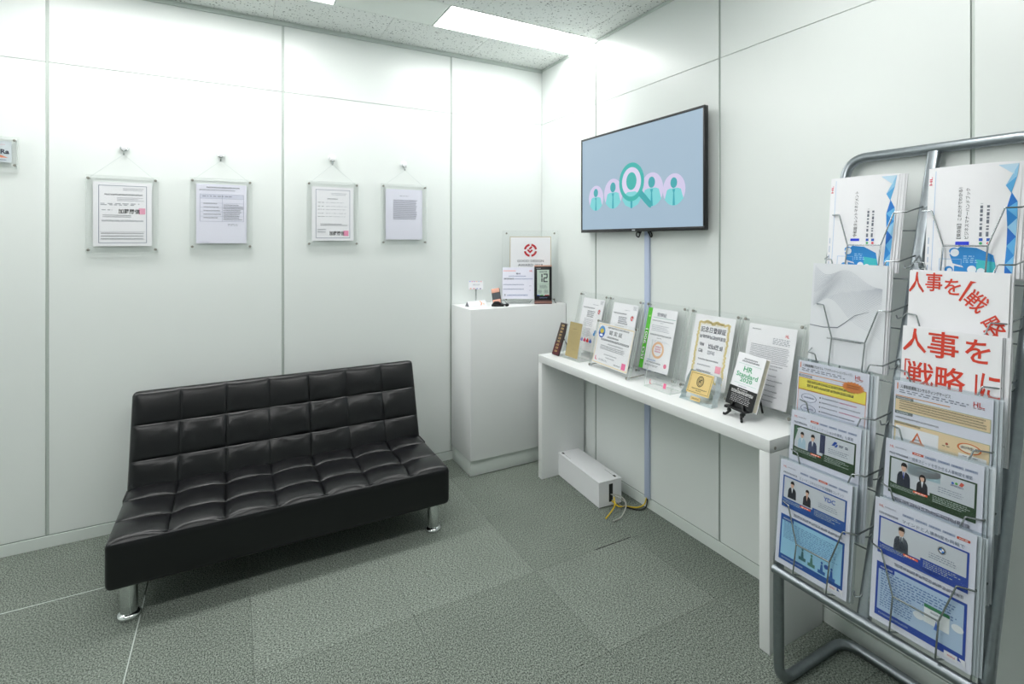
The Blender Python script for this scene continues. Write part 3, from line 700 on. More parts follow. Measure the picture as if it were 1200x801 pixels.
obj('pocket_panel', MB().box(-.078, .078, 0, .20, .0035, .0055, 0, ends=1), [M['acr'], M['acre']], r, smooth=False)
# dark plaque
r = empty('plaque', 'narrow dark wooden plaque with gold characters leaning at the left end', 'plaque', mw=basis((-.238, -.573, TT + .0037), (0, -1, 0), (.062, 0, .174)))
pl_ = obj('board', MB().box(-.036, .036, 0, .186, -.008, 0), M['wood'], r, bevel=.0015)
S = Sheet(pl_, .072, .186)
S.rect(.06, .02, .94, .40, (82, 24, 34), 1, 'dark_red_field'); S.lines(.3, .06, .7, .95, 9, (222, 190, 130), 3, fill=.6, dash=.2, ragged=.1, name='gold_characters')
obj('rear_prop', MB().box(-.004, .004, -.001, .12, -.003, 0), M['wood'], r).matrix_local = r.matrix_world.inverted() @ basis((-.130, -.573, TT + .001), (0, -1, 0), (-.06, 0, .11))
# landscape certificate in a screwed acrylic block
mwc = basis((-.214, -1.052, TT + .0105), (-.017, -.313, 0), (.05, 0, .2))
r, S = acrylic_frame('certificate_stand', 'landscape certificate with blue emblem standing on the table in clear acrylic', mwc, .352, .236, .308, .207, M['paper'], py=.014, px=-.006, gap=.004, so=(.165, -.002, .226), cat='certificate')
def rounded(S, x0, y0, x1, y1, t, col, L=2): S.frame(x0, y0, x1, y1, t, col, L)
rounded(S, .01, .02, .99, .98, .014, (244, 224, 180)); S.ell(.12, .78, .095, .145, (90, 160, 220), 3, 'blue_emblem'); S.ell(.12, .73, .08, .09, (40, 90, 190), 4, 'blue_emblem'); S.ell(.12, .80, .055, .06, (220, 200, 70), 5, 'gold_crest'); S.ell(.12, .70, .05, .03, (230, 240, 255), 5, 'emblem_band')
S.lines(.27, .90, .86, .935, 1, DK, fill=.9, ragged=0); S.text('認 定 証', .34, .755, .70, .855, (50, 54, 70), 3); S.lines(.3, .665, .62, .705, 1, DK, fill=.9, dash=.04, ragged=0); S.lines(.13, .575, .92, .63, 1, (90, 95, 110), fill=.8, dash=.04, ragged=0); S.lines(.35, .50, .86, .535, 1, GR, fill=.8)
S.lines(.16, .36, .84, .47, 3, (90, 95, 110), fill=.5, ragged=.05); S.lines(.3, .25, .72, .28, 1, GR, fill=.8); S.lines(.36, .18, .62, .21, 1, GR, fill=.8); S.text('L', .07, .09, .13, .18, (224, 90, 120), 3, bold=.02); S.lines(.18, .09, .48, .14, 2, GR)
S.lines(.62, .075, .82, .11, 1, DK, fill=.8); S.rect(.83, .055, .93, .2, (236, 110, 160), 3, 'pink_stamp')
for e in (-1, 1): obj('rear_peg', MB().cyl((e * .165, -.002, 0), (e * .165, -.002 - .0, -.001), .003), M['screw'], r); obj('rear_leg', MB().tube([(e * .165, .0, -.002), (e * .165 + .0, .028, -.085)], .003, 8), M['screw'], r)
# clear plaque in front of the green certificate
r = l_stand('clear_plaque', 'empty-looking clear acrylic plaque with small lettering before the green-striped certificate', -1.412, -.226, .168, .196, .050)
S = Sheet(r, .168, .2); S.lines(.3, .34, .75, .38, 1, DK, 2, .6); S.lines(.42, .26, .58, .285, 1, GR); S.text('L', .2, .1, .27, .19, (226, 110, 130), 3, bold=.02); S.lines(.33, .1, .7, .18, 2, GR); S.rect(.72, .09, .82, .2, (240, 120, 160), 3, 'pink_stamp')
# glass trophy
r = empty('glass_trophy', 'chunky rough-edged glass award with gold plate and black emblem', 'trophy', mw=basis((-.216, -1.628, TT + .001), (0, -1, 0), (.047, 0, .115)))
rr = random.Random(11); out = []
for a0, a1, n in (((-.088, 0), (.088, 0), 3), ((.088, 0), (.074, .127), 9), ((.074, .127), (-.07, .127), 6), ((-.07, .127), (-.088, 0), 9)):
    for k in range(n):
        t = k / n; out.append((a0[0] + (a1[0] - a0[0]) * t + (rr.random() - .5) * (.007 if n > 3 else 0), a0[1] + (a1[1] - a0[1]) * t + (rr.random() - .5) * (.005 if n > 3 and n != 9 else 0)))
out = [(x, max(y, 0)) for x, y in out]
gl = MB().prism(out, -.032, 0, 'z', 0, side=1)
gl.v = [(x, .0136, z) if z < -.01 and y < .0136 else (x, y, z) for x, y, z in gl.v]
gedge = plain('rough_glass_edge', rgb(220, 234, 240), .22, noise=.25, nscale=90, bump=.6, bscale=60, bdist=.004)
gb = obj('glass_block', gl, [M['glassb'], gedge], r, smooth=False)
gp = obj('gold_plate', MB().box(-.060, .062, .034, .122, .0004, .0014), M['gold'], r, smooth=False)
S = Sheet(r, .122, .088); 
S.o = obj('engraving', MB().box(-.001, .001, .0, .001, -.0004, -.0002), M['gold'], gp, smooth=False, mw=T(.001, .034, .0014))
S.frame(.05, .06, .95, .94, .012, (110, 86, 40)); S.ring(.5, .60, .15, .25, .02, (40, 40, 46), 2); S.ring(.5, .60, .105, .18, .012, (40, 40, 46), 2); S.text('HT', .44, .5, .56, .7, (30, 34, 44), 3, bold=.03); S.lines(.2, .22, .85, .27, 1, (50, 46, 40), fill=.9, ragged=0); S.lines(.4, .14, .62, .18, 1, (50, 46, 40), fill=.9, ragged=0)
sp = obj('name_plate', MB().box(-.028, .024, .008, .024, .0004, .0012), M['gold'], r, smooth=False)
S2 = Sheet(sp, .05, .016); S2.o = obj('engraving', MB().box(-.0005, .0005, 0, .0005, -.0003, -.0002), M['gold'], sp, smooth=False, mw=T(-.002, .008, .0012)); S2.lines(.12, .3, .9, .7, 1, (90, 70, 40), 1, .9)
obj('rear_prop', MB().box(-.02, .02, 0, .06, -.004, 0), M['acre'], r).matrix_local = r.matrix_world.inverted() @ basis((-.120, -1.628, TT + .001), (0, -1, 0), (-.045, 0, .06))
# book on easel
mwb = basis((-.207, -1.838, TT + .038), (-.028, -.146, 0), (.066, 0, .188))
bk = empty('book', 'white hardback with green title and black paper band standing on an easel', 'book', mw=mwb)
bw, bh, bt = .147, .197, .022
obj('page_block', MB().box(-bw / 2 + .002, bw / 2 - .003, .003, bh - .003, -bt + .002, -.002), M['cream'], bk, smooth=False)
cv = obj('cover', MB().box(-bw / 2, bw / 2, 0, bh, -.002, 0).box(-bw / 2, bw / 2, 0, bh, -bt, -bt + .002).box(-bw / 2, -bw / 2 + .002, 0, bh, -bt + .002, -.002), M['paper'], bk, smooth=False)
S = Sheet(cv, bw, bh); GN = (70, 178, 126)
S.lines(.26, .885, .74, .915, 1, DK, fill=.9, ragged=0); S.lines(.2, .84, .82, .87, 1, (60, 64, 80), fill=.9, ragged=0); S.rect(.1, .80, .92, .805, (150, 205, 190), 2, 'printed_rule')
S.text('HR', .335, .665, .66, .765, GN, 3, bold=.012); S.text('Standard', .12, .555, .90, .645, GN, 3, bold=.008); S.text('2020', .30, .47, .74, .545, GN, 3, bold=.01); S.rect(.1, .43, .92, .435, (150, 205, 190), 2, 'printed_rule'); S.lines(.3, .375, .6, .395, 1, GR, fill=.9)
bd = obj('paper_band', MB().box(-bw / 2 - .001, bw / 2 + .001, .0, bh * .355, .0004, .0012).box(-bw / 2 - .001, bw / 2 + .001, 0, bh * .355, -bt - .001, -bt - .0004), M['black'], bk, smooth=False)
S = Sheet(bd, bw, bh); S.o = obj('band_print', MB().box(-.0005, .0005, 0, .0005, -.0003, -.0002), M['black'], bd, smooth=False, mw=T(0, 0, .0013))
WH = (235, 236, 238)
S.lines(.3, .315, .68, .33, 1, WH, 1, .9); S.text('新時代を迎える日本へ、', .1, .245, .90, .295, WH, 1, bold=.02) if False else S.lines(.1, .24, .9, .295, 1, WH, 1, .95, .07, .02)
S.lines(.14, .06, .86, .215, 5, (215, 216, 220), 1, .28, .05, .12)
ea = empty('book_easel', 'small black scrolled easel under the white book', 'easel', mw=basis((-.207, -1.838, TT), (-.028, -.146, 0), (0, 0, 1)))
for e in (-1, 1):
    lg = MB().tube(spline([(e * .050, .0045, .055), (e * .046, .012, .03), (e * .030, .022, .014), (e * .034, .034, .022), (e * .046, .038, .018), (e * .052, .050, .028), (e * .050, .056, .034)], 6) , [.0045] * 37, 8) if False else MB().tube(spline([(e * .028, .034, .006), (e * .042, .032, .010), (e * .034, .018, .014), (e * .044, .005, .022), (e * .052, .005, .028)], 6), .0048, 8).tube(spline([(e * .026, .052, .0), (e * .034, .036, .008), (e * .048, .028, .012), (e * .056, .03, .02)], 6), .004, 8)
    obj('front_leg', lg, M['black'], ea)
    obj('scroll', MB().lathe([(.002, -.006), (.008, -.004), (.009, 0), (.008, .004), (.002, .006)], n=14), M['black'], ea, mw=T(e * .036, .020, .013))
obj('ledge', MB().box(-.055, .055, .031, .036, -.024, .02), M['black'], ea, bevel=.0015)
obj('back_frame', MB().tube([(-.03, .034, -.018), (-.012, .15, -.074)], .004, 8).tube([(.03, .034, -.018), (.012, .15, -.074)], .004, 8).tube([(0, .15, -.076), (0, .0045, -.11)], .004, 8), M['black'], ea)

# ================================================================ ON THE CABINET
CT = .957
RT = V((math.sin(YAW), -math.cos(YAW), 0))       # the corner items face diagonally into the room
r, S = acrylic_frame('framed_award', 'large acrylic frame with red emblem award poster standing on the cabinet', basis((-.182, -.176, CT + .001), RT, V((.016, .026, .455))), .358, .456, .262, .372, M['paper'], py=.046, gap=.006, so=(.152, .02, .438))
p = S.o
S.frame(0, 0, 1, 1, .012, (190, 170, 120), 1)
RD = (190, 28, 44); ex, ey, er = .5, .765, .16; ery = er * S.w / S.h
for a0 in range(4): S.ring(ex, ey, er, ery, .05, RD, 2, 'red_emblem', 14, PI / 4 + a0 * PI / 2 - .62, PI / 4 + a0 * PI / 2 + .62)
k_ = S.w / S.h
S.poly([(ex - .085, ey - .0 * k_), (ex - .055, ey + .03 * k_), (ex - .01, ey - .015 * k_), (ex + .03, ey + .025 * k_), (ex + .06, ey - .005 * k_), (ex - .01, ey - .075 * k_)], RD, 2, 'red_emblem')
S.poly([(ex - .045, ey + .04 * k_), (ex + .02, ey + .105 * k_), (ex + .05, ey + .075 * k_), (ex - .015, ey + .01 * k_)], RD, 2, 'red_emblem')
S.text('GOOD DESIGN', .18, .562, .82, .604, (70, 74, 84), 2, bold=.004); S.text('AWARD 2018', .20, .492, .80, .534, (70, 74, 84), 2, bold=.004)
# reception sign
sg = empty('reception_sign', 'white instruction card in a clear stand left of the clock', 'sign', mw=basis((-.282, -.200, CT + .0005), RT, V((.02, .033, .25))))
p = page(sg, .198, .196, M['paperb'], 0, .001, 'sign_card'); p.matrix_local = T(0, .031, 0)
S = Sheet(p, .198, .196, rnd=4)
S.rect(.03, .875, .42, .905, (244, 190, 190), 2, 'pink_bar'); S.text('HL', .86, .86, .95, .915, (226, 80, 90), 2, bold=.02); S.text('受付', .43, .775, .57, .825, (40, 50, 90), 2, bold=.02); S.lines(.2, .70, .74, .735, 1, (130, 140, 180), fill=.9, ragged=0); S.lines(.05, .61, .36, .66, 1, DK, fill=.9, ragged=0); S.lines(.38, .615, .95, .65, 1, (130, 140, 180), fill=.9, ragged=0)
for z in (.43, .29): S.lines(.03, z, .68, z + .035, 1, (120, 130, 165), fill=.9, ragged=0); S.lines(.85, z - .04, .93, z - .015, 1, GR)
S.lines(.07, .095, .12, .15, 1, DK, fill=1); S.lines(.16, .095, .8, .135, 1, (80, 110, 170), fill=.9, ragged=0)
obj('clear_back', MB().box(-.1, .1, 0, .232, -.005, -.002, 0, ends=1), [M['acr'], M['acre']], sg, smooth=False)
obj('clear_foot', MB().box(-.1, .1, .0, .003, -.07, -.005, 0), [M['acr'], M['acre']], sg, smooth=False)
obj('wire_foot', MB().tube(fillet([(-.085, .027, .006), (-.085, .022, .02), (-.07, .004, .012), (.07, .004, .012), (.085, .022, .02), (.085, .027, .006)], .01), .0018, 8), M['wire'], sg)
# clock
ck = empty('digital_clock', 'black digital clock with rose gold top showing 12 on its grey display', 'clock', mw=basis((-.150, -.286, CT), V((.90, -.436, 0)), V((.008, .014, .24))))
obj('case', MB().box(-.054, .054, .024, .232, -.028, 0), M['black'], ck, bevel=.004)
obj('top_strip', MB().box(-.0545, .0545, .2325, .240, -.0285, .001), M['rose'], ck, bevel=.001)
obj('base', MB().box(-.054, .054, 0, .0235, -.036, .004), M['brown'], ck, bevel=.002)
obj('base_line', MB().box(-.0545, .0545, .010, .013, .004, .0046), M['rose'], ck)
dl = obj('display', MB().box(-.038, .038, .052, .212, 0, .0008), M['lcd'], ck, smooth=False)
S = Sheet(dl, .076, .160); S.o = obj('digits', MB().box(-.0005, .0005, 0, .0005, -.0003, -.0001), M['lcd'], dl, smooth=False, mw=T(0, .052, .0009))
def seg(S, d, x, y, w, h, col=(24, 34, 50), t=.24):
    on = {'0': 'abcdef', '1': 'bc', '2': 'abged', '4': 'fgbc', '5': 'afgcd', '6': 'afgedc', '9': 'abcdfg', '3': 'abgcd'}[d]
    R = dict(a=(0, 1 - t / 2, 1, 1), d=(0, 0, 1, t / 2), g=(.1, .5 - t / 4, .9, .5 + t / 4), f=(0, .54, t, .97), b=(1 - t, .54, 1, .97), e=(0, .03, t, .46), c=(1 - t, .03, 1, .46))
    for q in on:
        a = R[q]; S.rect(x + a[0] * w, y + a[1] * h, x + a[2] * w, y + a[3] * h, col, 1, 'digit_segment')
seg(S, '1', .18, .52, .26, .33, t=.34); seg(S, '2', .52, .52, .34, .33)
S.rect(.05, .44, .95, .446, (120, 135, 130), 1, 'display_rule'); S.lines(.2, .89, .8, .95, 1, (90, 110, 110), 1, .9, .2, 0)
S.lines(.2, .27, .84, .40, 3, (70, 86, 96), 1, .6, .12, .15, name='small_digits'); S.lines(.08, .07, .40, .22, 3, (70, 86, 96), 1, .6, .14, .2, name='small_digits'); S.lines(.58, .07, .92, .22, 3, (70, 86, 96), 1, .6, .14, .2, name='small_digits')
S.rect(.0, .0, .22, .03, (40, 80, 190), 1, 'scale_blue'); S.rect(.24, .0, .5, .03, (60, 150, 70), 1, 'scale_green'); S.rect(.62, .0, .98, .03, (180, 40, 60), 1, 'scale_red')
S2 = Sheet(None, .108, .208); S2.o = obj('case_print', MB().box(-.0005, .0005, 0, .0005, -.0003, -.0001), M['black'], ck, smooth=False, mw=T(0, .024, .0003)); S2.lines(.12, .935, .36, .955, 1, (210, 214, 220), 1, .9, ragged=0); S2.lines(.28, .06, .72, .085, 1, (150, 165, 210), 1, .9, ragged=0)
obj('power_cord', MB().tube(spline([(.055, .03, -.02), (.066, .028, -.01), (.075, .008, -.02), (.085, .004, -.05)], 6), .0016, 6), M['blackm'], ck)
# card on a pole
cd = empty('card_holder', 'small printed card held up on a thin metal pole', 'card holder', mw=basis((-.492, -.032, CT), RT, (0, 0, 1)))
obj('pole', MB().cyl((0, .004, -.004), (0, .095, -.004), .0042, 12), M['chrome'], cd); obj('pole_base', MB().lathe([(.017, 0), (.017, .003), (.008, .006), (.005, .008)], n=18), M['whitep'], cd, mw=T(0, 0, -.004) @ Matrix.Rotation(-PI / 2, 4, 'X'))
obj('clip', MB().box(-.005, .005, .078, .10, -.003, -.0008), M['screw'], cd)
p = page(cd, .092, .053, M['paper'], 0, .0006, 'card'); p.matrix_local = T(0, .088, 0)
S = Sheet(p, .092, .053, rnd=8)
for i, c in enumerate(((120, 150, 230), (230, 110, 150), (170, 120, 200), (240, 170, 110), (150, 170, 210), (230, 130, 130))):
    S.rect(.06 + .15 * i, .87, .15 + .15 * i, .95, c, 2, 'coloured_mark')
for i, c in enumerate(((240, 150, 80), (220, 90, 130), (150, 150, 220), (120, 80, 160))): S.rect(.1 + .22 * i, .03, .2 + .22 * i, .12, c, 2, 'coloured_mark')
S.lines(.3, .42, .8, .6, 2, GR)
# tent card
tn = empty('tent_card', 'low white folded table tent card with an orange mark in front of the pole', 'tent card', mw=Matrix.Translation((-.602, -.165, CT)) @ Matrix.Rotation(math.radians(12), 4, 'Z'))
tri = [(-.022, 0), (.022, 0), (0, .030)]
obj('folded_card', MB().prism(tri, 0, .13, 'x'), M['paper'], tn, smooth=False); obj('end_flap', MB().prism([(-.021, .0005), (.021, .0005), (0, .029)], -.001, -.0002, 'x'), ink((120, 122, 128)), tn, smooth=False)
ps = obj('front_face', MB().box(-.06, .06, .002, .034, -.0002, .0002), M['paper'], tn, smooth=False, mw=basis((.065, -.0225, .0005), (1, 0, 0), (0, .022, .030)))
S = Sheet(ps, .12, .036); S.poly([(.62, .1), (.74, .5), (.66, .9), (.70, .9), (.80, .5), (.70, .1)], (240, 170, 120), 1, 'orange_mark'); S.poly([(.82, .2), (.9, .2), (.86, .5)], (238, 190, 130), 1, 'orange_mark')
# intercom handset
ph = empty('telephone', 'black and rose gold telephone handset in a cradle on the cabinet', 'telephone', mw=basis((-.440, -.232, CT), RT, (0, 0, 1)))
obj('cradle', MB().prism([(-.03, 0), (.045, 0), (.04, .012), (.012, .03), (-.012, .03), (-.03, .01)], -.022, .022, 'z'), M['black'], ph, bevel=.004)
hm = basis((.004, .014, .012), (1, .18, .0), (-.030, .086, -.030))
hs = obj('handset', MB().box(-.026, .026, 0, .098, -.016, 0), M['black'], ph, bevel=.005, mw=hm)
obj('top_cover', MB().box(-.0235, .0235, .07, .096, .0003, .0025), M['rose'], hs, bevel=.001); obj('lower_cover', MB().box(-.0235, .0235, .004, .028, .0003, .0025), M['rose'], hs, bevel=.001); obj('keypad', MB().box(-.0235, .0235, .029, .069, .0003, .0015), ink((72, 78, 84)), hs)
coil = [(-.02 + .075 * t + .006 * math.cos(t * 60), .009 + .004 * math.sin(t * 9), .03 + .006 * math.sin(t * 60)) for t in [k / 110 for k in range(111)]]
obj('coiled_cord', MB().tube(coil, .0024, 6), M['blackm'], ph)
obj('cord_plug', MB().lathe([(.004, 0), (.009, .004), (.009, .016), (.005, .022)], n=14), M['black'], ph, mw=T(.052, .0095, .018) @ Matrix.Rotation(PI / 2, 4, 'Y'))

# ================================================================ BROCHURE RACK
RA = V((-.384, 0, .39)); RD_ = V((.354, 0, 1.196)).normalized(); RN = V((-RD_.z, 0, RD_.x))   # RN points to the viewer
def rp(y, s, o): return RA + RD_ * s + RN * o + V((0, y, 0))
YL, YC, YR = -2.140, -2.402, -2.665
rk = empty('brochure_rack', 'tall grey steel tube brochure rack leaning back against the wall', 'brochure rack', loc=(-.2, YC, 0))
ro = V((-.2, YC, 0))
def rt_(pts): return [V(p) - ro for p in pts]
TR = .0155
fp = [(-.35, YC, TR)]
loop = [V((-.046, YC, TR)), V((-.046, YL, TR)), V((-.384, YL, TR)), rp(YL, 0, 0), rp(YL, 1.285, 0), rp(YC, 1.285, 0)]
loopR = [V((p.x, 2 * YC - p.y, p.z)) for p in loop]
def arch(L): return fillet(L[:3], .07, 8)[:-1] + fillet([L[1], L[2], L[3]], .05, 8)[1:-1] + fillet(L[2:], .06, 10)[1:]
obj('tube_frame', MB().tube(rt_(fillet(loop, .065, 9)), TR, 14), M['steel'], rk); obj('tube_frame', MB().tube(rt_(fillet(loopR, .065, 9)), TR, 14), M['steel'], rk)
obj('bottom_rail', MB().tube(rt_([rp(YL - .004, -.025, .022), rp(YR + .004, -.025, .022)]), .0125, 14), M['steel'], rk)
sp = MB()
w_, d_ = .017, .010
c0, c1 = rp(YC, -.03, .004) - ro, rp(YC, 1.275, 0) - ro
prof = [(math.cos(2 * PI * k / 20), math.sin(2 * PI * k / 20)) for k in range(20)]
vs_ = []
for c in (c0, c1): vs_ += [c + V((0, -1, 0)) * (w_ * (abs(a) ** .55) * (1 if a > 0 else -1)) + RN * (d_ * (abs(b_) ** .55) * (1 if b_ > 0 else -1)) for a, b_ in prof]
sp.add(vs_, [tuple(range(20)), tuple(range(20, 40))] + [(k, (k + 1) % 20, 20 + (k + 1) % 20, 20 + k) for k in range(20)])
obj('centre_post', sp, M['steel'], rk)
ROWS = [0, .15, .30, .447, .60, .745, .892]
pocket_me = None
for col, yc in enumerate((-2.271, -2.534)):
    for ri, s0 in enumerate(ROWS):
        if pocket_me is None:
            P_ = lambda a, s, o: V((0, -a, 0)) + RD_ * s + RN * o
            mb = MB(); wr = .0021
            mb.tube(fillet([P_(-.128, .212, .004), P_(-.112, .176, .062), P_(-.082, .172, .074), P_(-.050, .078, .056), P_(.050, .078, .056), P_(.082, .172, .074), P_(.112, .176, .062), P_(.128, .212, .004)], .004, 3), wr, 7)
            for e in (-1, 1):
                mb.tube(fillet([P_(e * .050, .080, .056), P_(e * .050, -.004, .048), P_(e * .050, -.008, .0)], .004, 3), wr, 7)
                mb.tube(fillet([P_(e * .128, .050, .004), P_(e * .120, .026, .016), P_(e * .108, .020, .018), P_(e * .10, .030, .010)], .004, 3), wr, 7)
            mb.tube(fillet([P_(-.045, -.008, .0), P_(-.045, .318, -.002), P_(.045, .318, -.002), P_(.045, -.008, 0)], .004, 3), wr, 7)
            mb.tube([P_(-.128, .14, -.002), P_(.128, .14, -.002)], wr, 7)
            pocket_me = mesh_of('wire_pocket', mb, M['wire'])
        o = link('wire_pocket', pocket_me, rk); o.location = V((RA.x + RD_.x * s0, yc, RA.z + RD_.z * s0)) - ro
# ---- brochures
BUP = (RD_ + RN * .19).normalized()
def brochure(label, y, s0, w, h, mat=None, copies=2, group=None, sleeve=False, th=.002, roll=0, short='', fan=.006, bend=None, copymat=None, cdx=.004, o0=.030):
    mw = basis(RA + RD_ * s0 + RN * o0 + V((0, y, 0)), (0, -1, 0), BUP) @ Matrix.Rotation(math.radians(roll), 4, 'Z')
    b = empty('brochure', label, 'brochure', mw=mw, group=group)
    p = page(b, w, h, mat or M['paper'], 0, th, 'cover_page', bend)
    if sleeve:
        obj('clear_sleeve', MB().box(-w / 2 - .006, w / 2 + .008, -.002, h + .010, .0016, .0020).box(-w / 2 - .006, w / 2 + .008, -.002, h + .010, -th - .0010, -th - .0006), M['sleeve'], b, smooth=False)
    rr = random.Random(int(s0 * 1000) + int(-y * 1000))
    for k in range(copies):
        z = -(k + 1) * .0042 - (.001 if sleeve else 0)
        m2 = mw @ T(cdx * (k + 1) + fan * (rr.random() - .3), -.002 + .004 * rr.random(), z) @ Matrix.Rotation(math.radians((rr.random() - .6) * 1.2), 4, 'Z')
        c = empty('brochure', 'spare copy tucked behind the ' + short, 'brochure', mw=m2, group='copies behind the ' + short)
        page(c, w, h, copymat or M['paper'], 0, th, 'cover_page', bend)
        if sleeve: obj('clear_sleeve', MB().box(-w / 2 - .006, w / 2 + .008, -.002, h + .008, .0004, .0008), M['sleeve'], c, smooth=False)
    return Sheet(p, w, h, rnd=int(s0 * 100) + 3, bend=bend)
BLU = (36, 140, 214); LBL = (120, 196, 236); NAV = (30, 70, 160)
curl = lambda a, b: -.030 * max(0, a - .45) ** 2 * 3.0 * max(0, b - .1) - .006 * (a - .3) ** 2
def booklet(S, l1, l2, seed):
    rr = random.Random(seed)
    S.text('HL', .015, .84, .05, .92, (214, 60, 90), 2, rot=90, bold=.02); S.rect(.085, .03, .092, .97, (170, 200, 236), 1, 'blue_rule')
    S.lines(.03, .05, .055, .40, 1, (180, 196, 220), 1, .5, rot=1)
    if l2: S.text(l1, .37, .34, .42, .80, (45, 46, 56), 2, rot=90); S.text(l2, .455, .34, .505, .79, (45, 46, 56), 2, rot=90); S.rect(.36, .285, .515, .315, (30, 60, 220), 2, 'blue_block')
    else: S.text(l1, .415, .36, .475, .84, (45, 46, 56), 2, rot=90); S.rect(.38, .32, .52, .345, (30, 60, 220), 2, 'blue_block')
    S.lines(.62, .36, .76, .68, 2, (110, 116, 130), 2, .4, .03, .2, rot=1)
    for i, x in enumerate((.62, .70)): S.rect(x, .32, x + .04, .345, (40, 90, 190), 2, 'icon_mark'); S.ell(x + .02, .30, .018, .012, ((70, 170, 110), (220, 80, 100))[i], 2, 'icon_dot')
    # chain of blue facets down the right edge
    x, yv = .80, .985; pts = [(.78, .98), (.97, .99), (.96, .88), (.86, .80), (.92, .74), (.98, .66), (.88, .60), (.99, .52), (.90, .44), (.99, .36), (.905, .28), (.985, .20), (.90, .12), (.98, .05), (.90, .0)]
    cs = [(196, 226, 246), (150, 206, 240), (90, 176, 232), (60, 156, 224), (30, 120, 210), (100, 184, 236), (40, 140, 218), (150, 206, 242), (20, 110, 205), (90, 176, 232), (40, 140, 218), (120, 194, 240), (26, 116, 208)]
    for i in range(len(pts) - 2): S.poly([pts[i], pts[i + 1], pts[i + 2]], cs[i % len(cs)], 2 + i % 2, 'blue_facet')
    # illustration: figures in blue
    S.poly([(.30, .20), (.42, .27), (.60, .26), (.78, .20), (.82, .08), (.80, -.0), (.55, .0), (.45, .10), (.34, .12)], BLU, 2, 'blue_figure')
    S.poly([(.60, .16), (.80, .14), (.82, .0), (.62, .0)], (60, 190, 200), 3, 'blue_figure')
    S.ell(.36, .215, .05, .034, (236, 243, 250), 4, 'figure_head'); S.ell(.35, .23, .055, .03, BLU, 3, 'figure_hair')
    S.ell(.30, .06, .05, .034, BLU, 4, 'figure_head'); S.ell(.31, .055, .03, .022, (240, 246, 252), 5, 'figure_face'); S.poly([(.36, .10), (.50, .08), (.50, 0), (.36, .0)], BLU, 3, 'blue_figure')
    S.ell(.56, .07, .05, .034, (240, 246, 252), 5, 'figure_face'); S.ell(.50, .06, .04, .03, BLU, 4, 'figure_head'); S.ell(.66, .055, .045, .03, (236, 244, 252), 5, 'figure_face'); S.lines(.46, .12, .62, .19, 4, (150, 205, 240), 4, .5, .03)
    S.frame(.18, .02, .44, .16, .006, (150, 190, 230), 2)
S = brochure('white booklet with upright Japanese title and blue facets, top left pocket', short='booklet in the top left rack pocket', y=-2.247, s0=.892, w=.196, h=.297, copies=3, bend=curl, cdx=.006, fan=.004); booklet(S, '令和版タレントマネジメント', None, 1)
S = brochure('white booklet with two-line upright Japanese title and blue facets, top right pocket', short='booklet in the top right rack pocket', y=-2.536, s0=.892, w=.200, h=.297, copies=3, bend=curl, cdx=.006, fan=.004); booklet(S, '【保存版】これだけでわかる！', 'ビジネスマナーハンドブック', 2)
# grey wave catalogue
S = brochure('pale grey catalogue with fine wavy line artwork, second pocket on the left', short='grey wave catalogue in the rack', y=-2.254, s0=.603, w=.228, h=.303, copies=3, th=.003, cdx=.002)
S.o.data.materials[0] = plain('pale_grey_card', rgb(226, 229, 234), .5, noise=.01)
pts = []; fs = []
for i in range(34):
    t = i / 33; prev = None
    for k in range(41):
        u = k / 40
        x = .03 + .92 * u
        yv = .93 - .62 * t * (.55 + .45 * u) - .10 * (1 - u) * math.sin(2.6 * u * PI + 2.2 * t) - .06 * math.sin(3.4 * u + 4 * t) * u - .22 * u * u * (1 - t) + .05
        wd = .0012 + .0012 * (math.sin(u * 7 + t * 5) > .3)
        if .30 < yv < .985:
            pts += [(x, yv - wd), (x, yv + wd)]; n = len(pts)
            if prev: fs.append((n - 4, n - 2, n - 1, n - 3))
            prev = True
        else: prev = None
S.put('wave_lines', pts, fs, (188, 193, 203), 1); S.put('swell_line', [(.0, .355), (.2, .345), (.4, .36), (.5, .42), (.62, .50), (.80, .55), (.80, .553), (.62, .507), (.5, .43), (.4, .37), (.2, .355), (.0, .363)], [(0, 1, 10, 11), (1, 2, 9, 10), (2, 3, 8, 9), (3, 4, 7, 8), (4, 5, 6, 7)], (120, 126, 138), 2)
S.lines(.26, .24, .72, .256, 1, (70, 74, 86), 2, .9, .025, 0)
# red character leaflets
RK = (216, 62, 40)
S = brochure('white leaflet with large red characters bending down its right side', short='leaflet with red characters bending down its side', y=-2.537, s0=.600, w=.222, h=.297, copies=2, cdx=.003)
def glyph_rot(S, ch, cx, cy, size, deg, col, L=2):
    vs, fs = glyphs(ch, .012); a = math.radians(deg); pts = []
    for x, y in vs:
        X, Y = (x - .5) * size, (y - .5) * size; pts.append((cx + X * math.cos(a) - Y * math.sin(a), cy + (X * math.sin(a) + Y * math.cos(a)) * S.w / S.h))
    S.put('red_character', pts, fs, col, L)
S.text('人', .0, .80, .17, .985, RK, 2, bold=.012, name='red_character'); S.text('事', .18, .82, .36, .985, RK, 2, bold=.012, name='red_character'); S.text('を', .38, .80, .55, .94, RK, 2, bold=.012, name='red_character')
S.poly([(.53, .76), (.64, .93), (.70, .92), (.66, .91), (.55, .75)], RK, 2, 'red_bracket'); glyph_rot(S, '戦', .70, .76, .21, -38, RK); glyph_rot(S, '略', .87, .56, .21, -55, RK)
S = brochure('white leaflet with large red characters in two lines, third pocket on the right', short='leaflet with red characters in two lines', y=-2.539, s0=.447, w=.218, h=.297, copies=3, cdx=.005)
S.text('人', .01, .78, .27, .985, RK, 2, bold=.012, name='red_character'); S.text('事', .28, .76, .60, .985, RK, 2, bold=.012, name='red_character'); S.text('を', .66, .77, .90, .96, RK, 2, bold=.012, name='red_character')
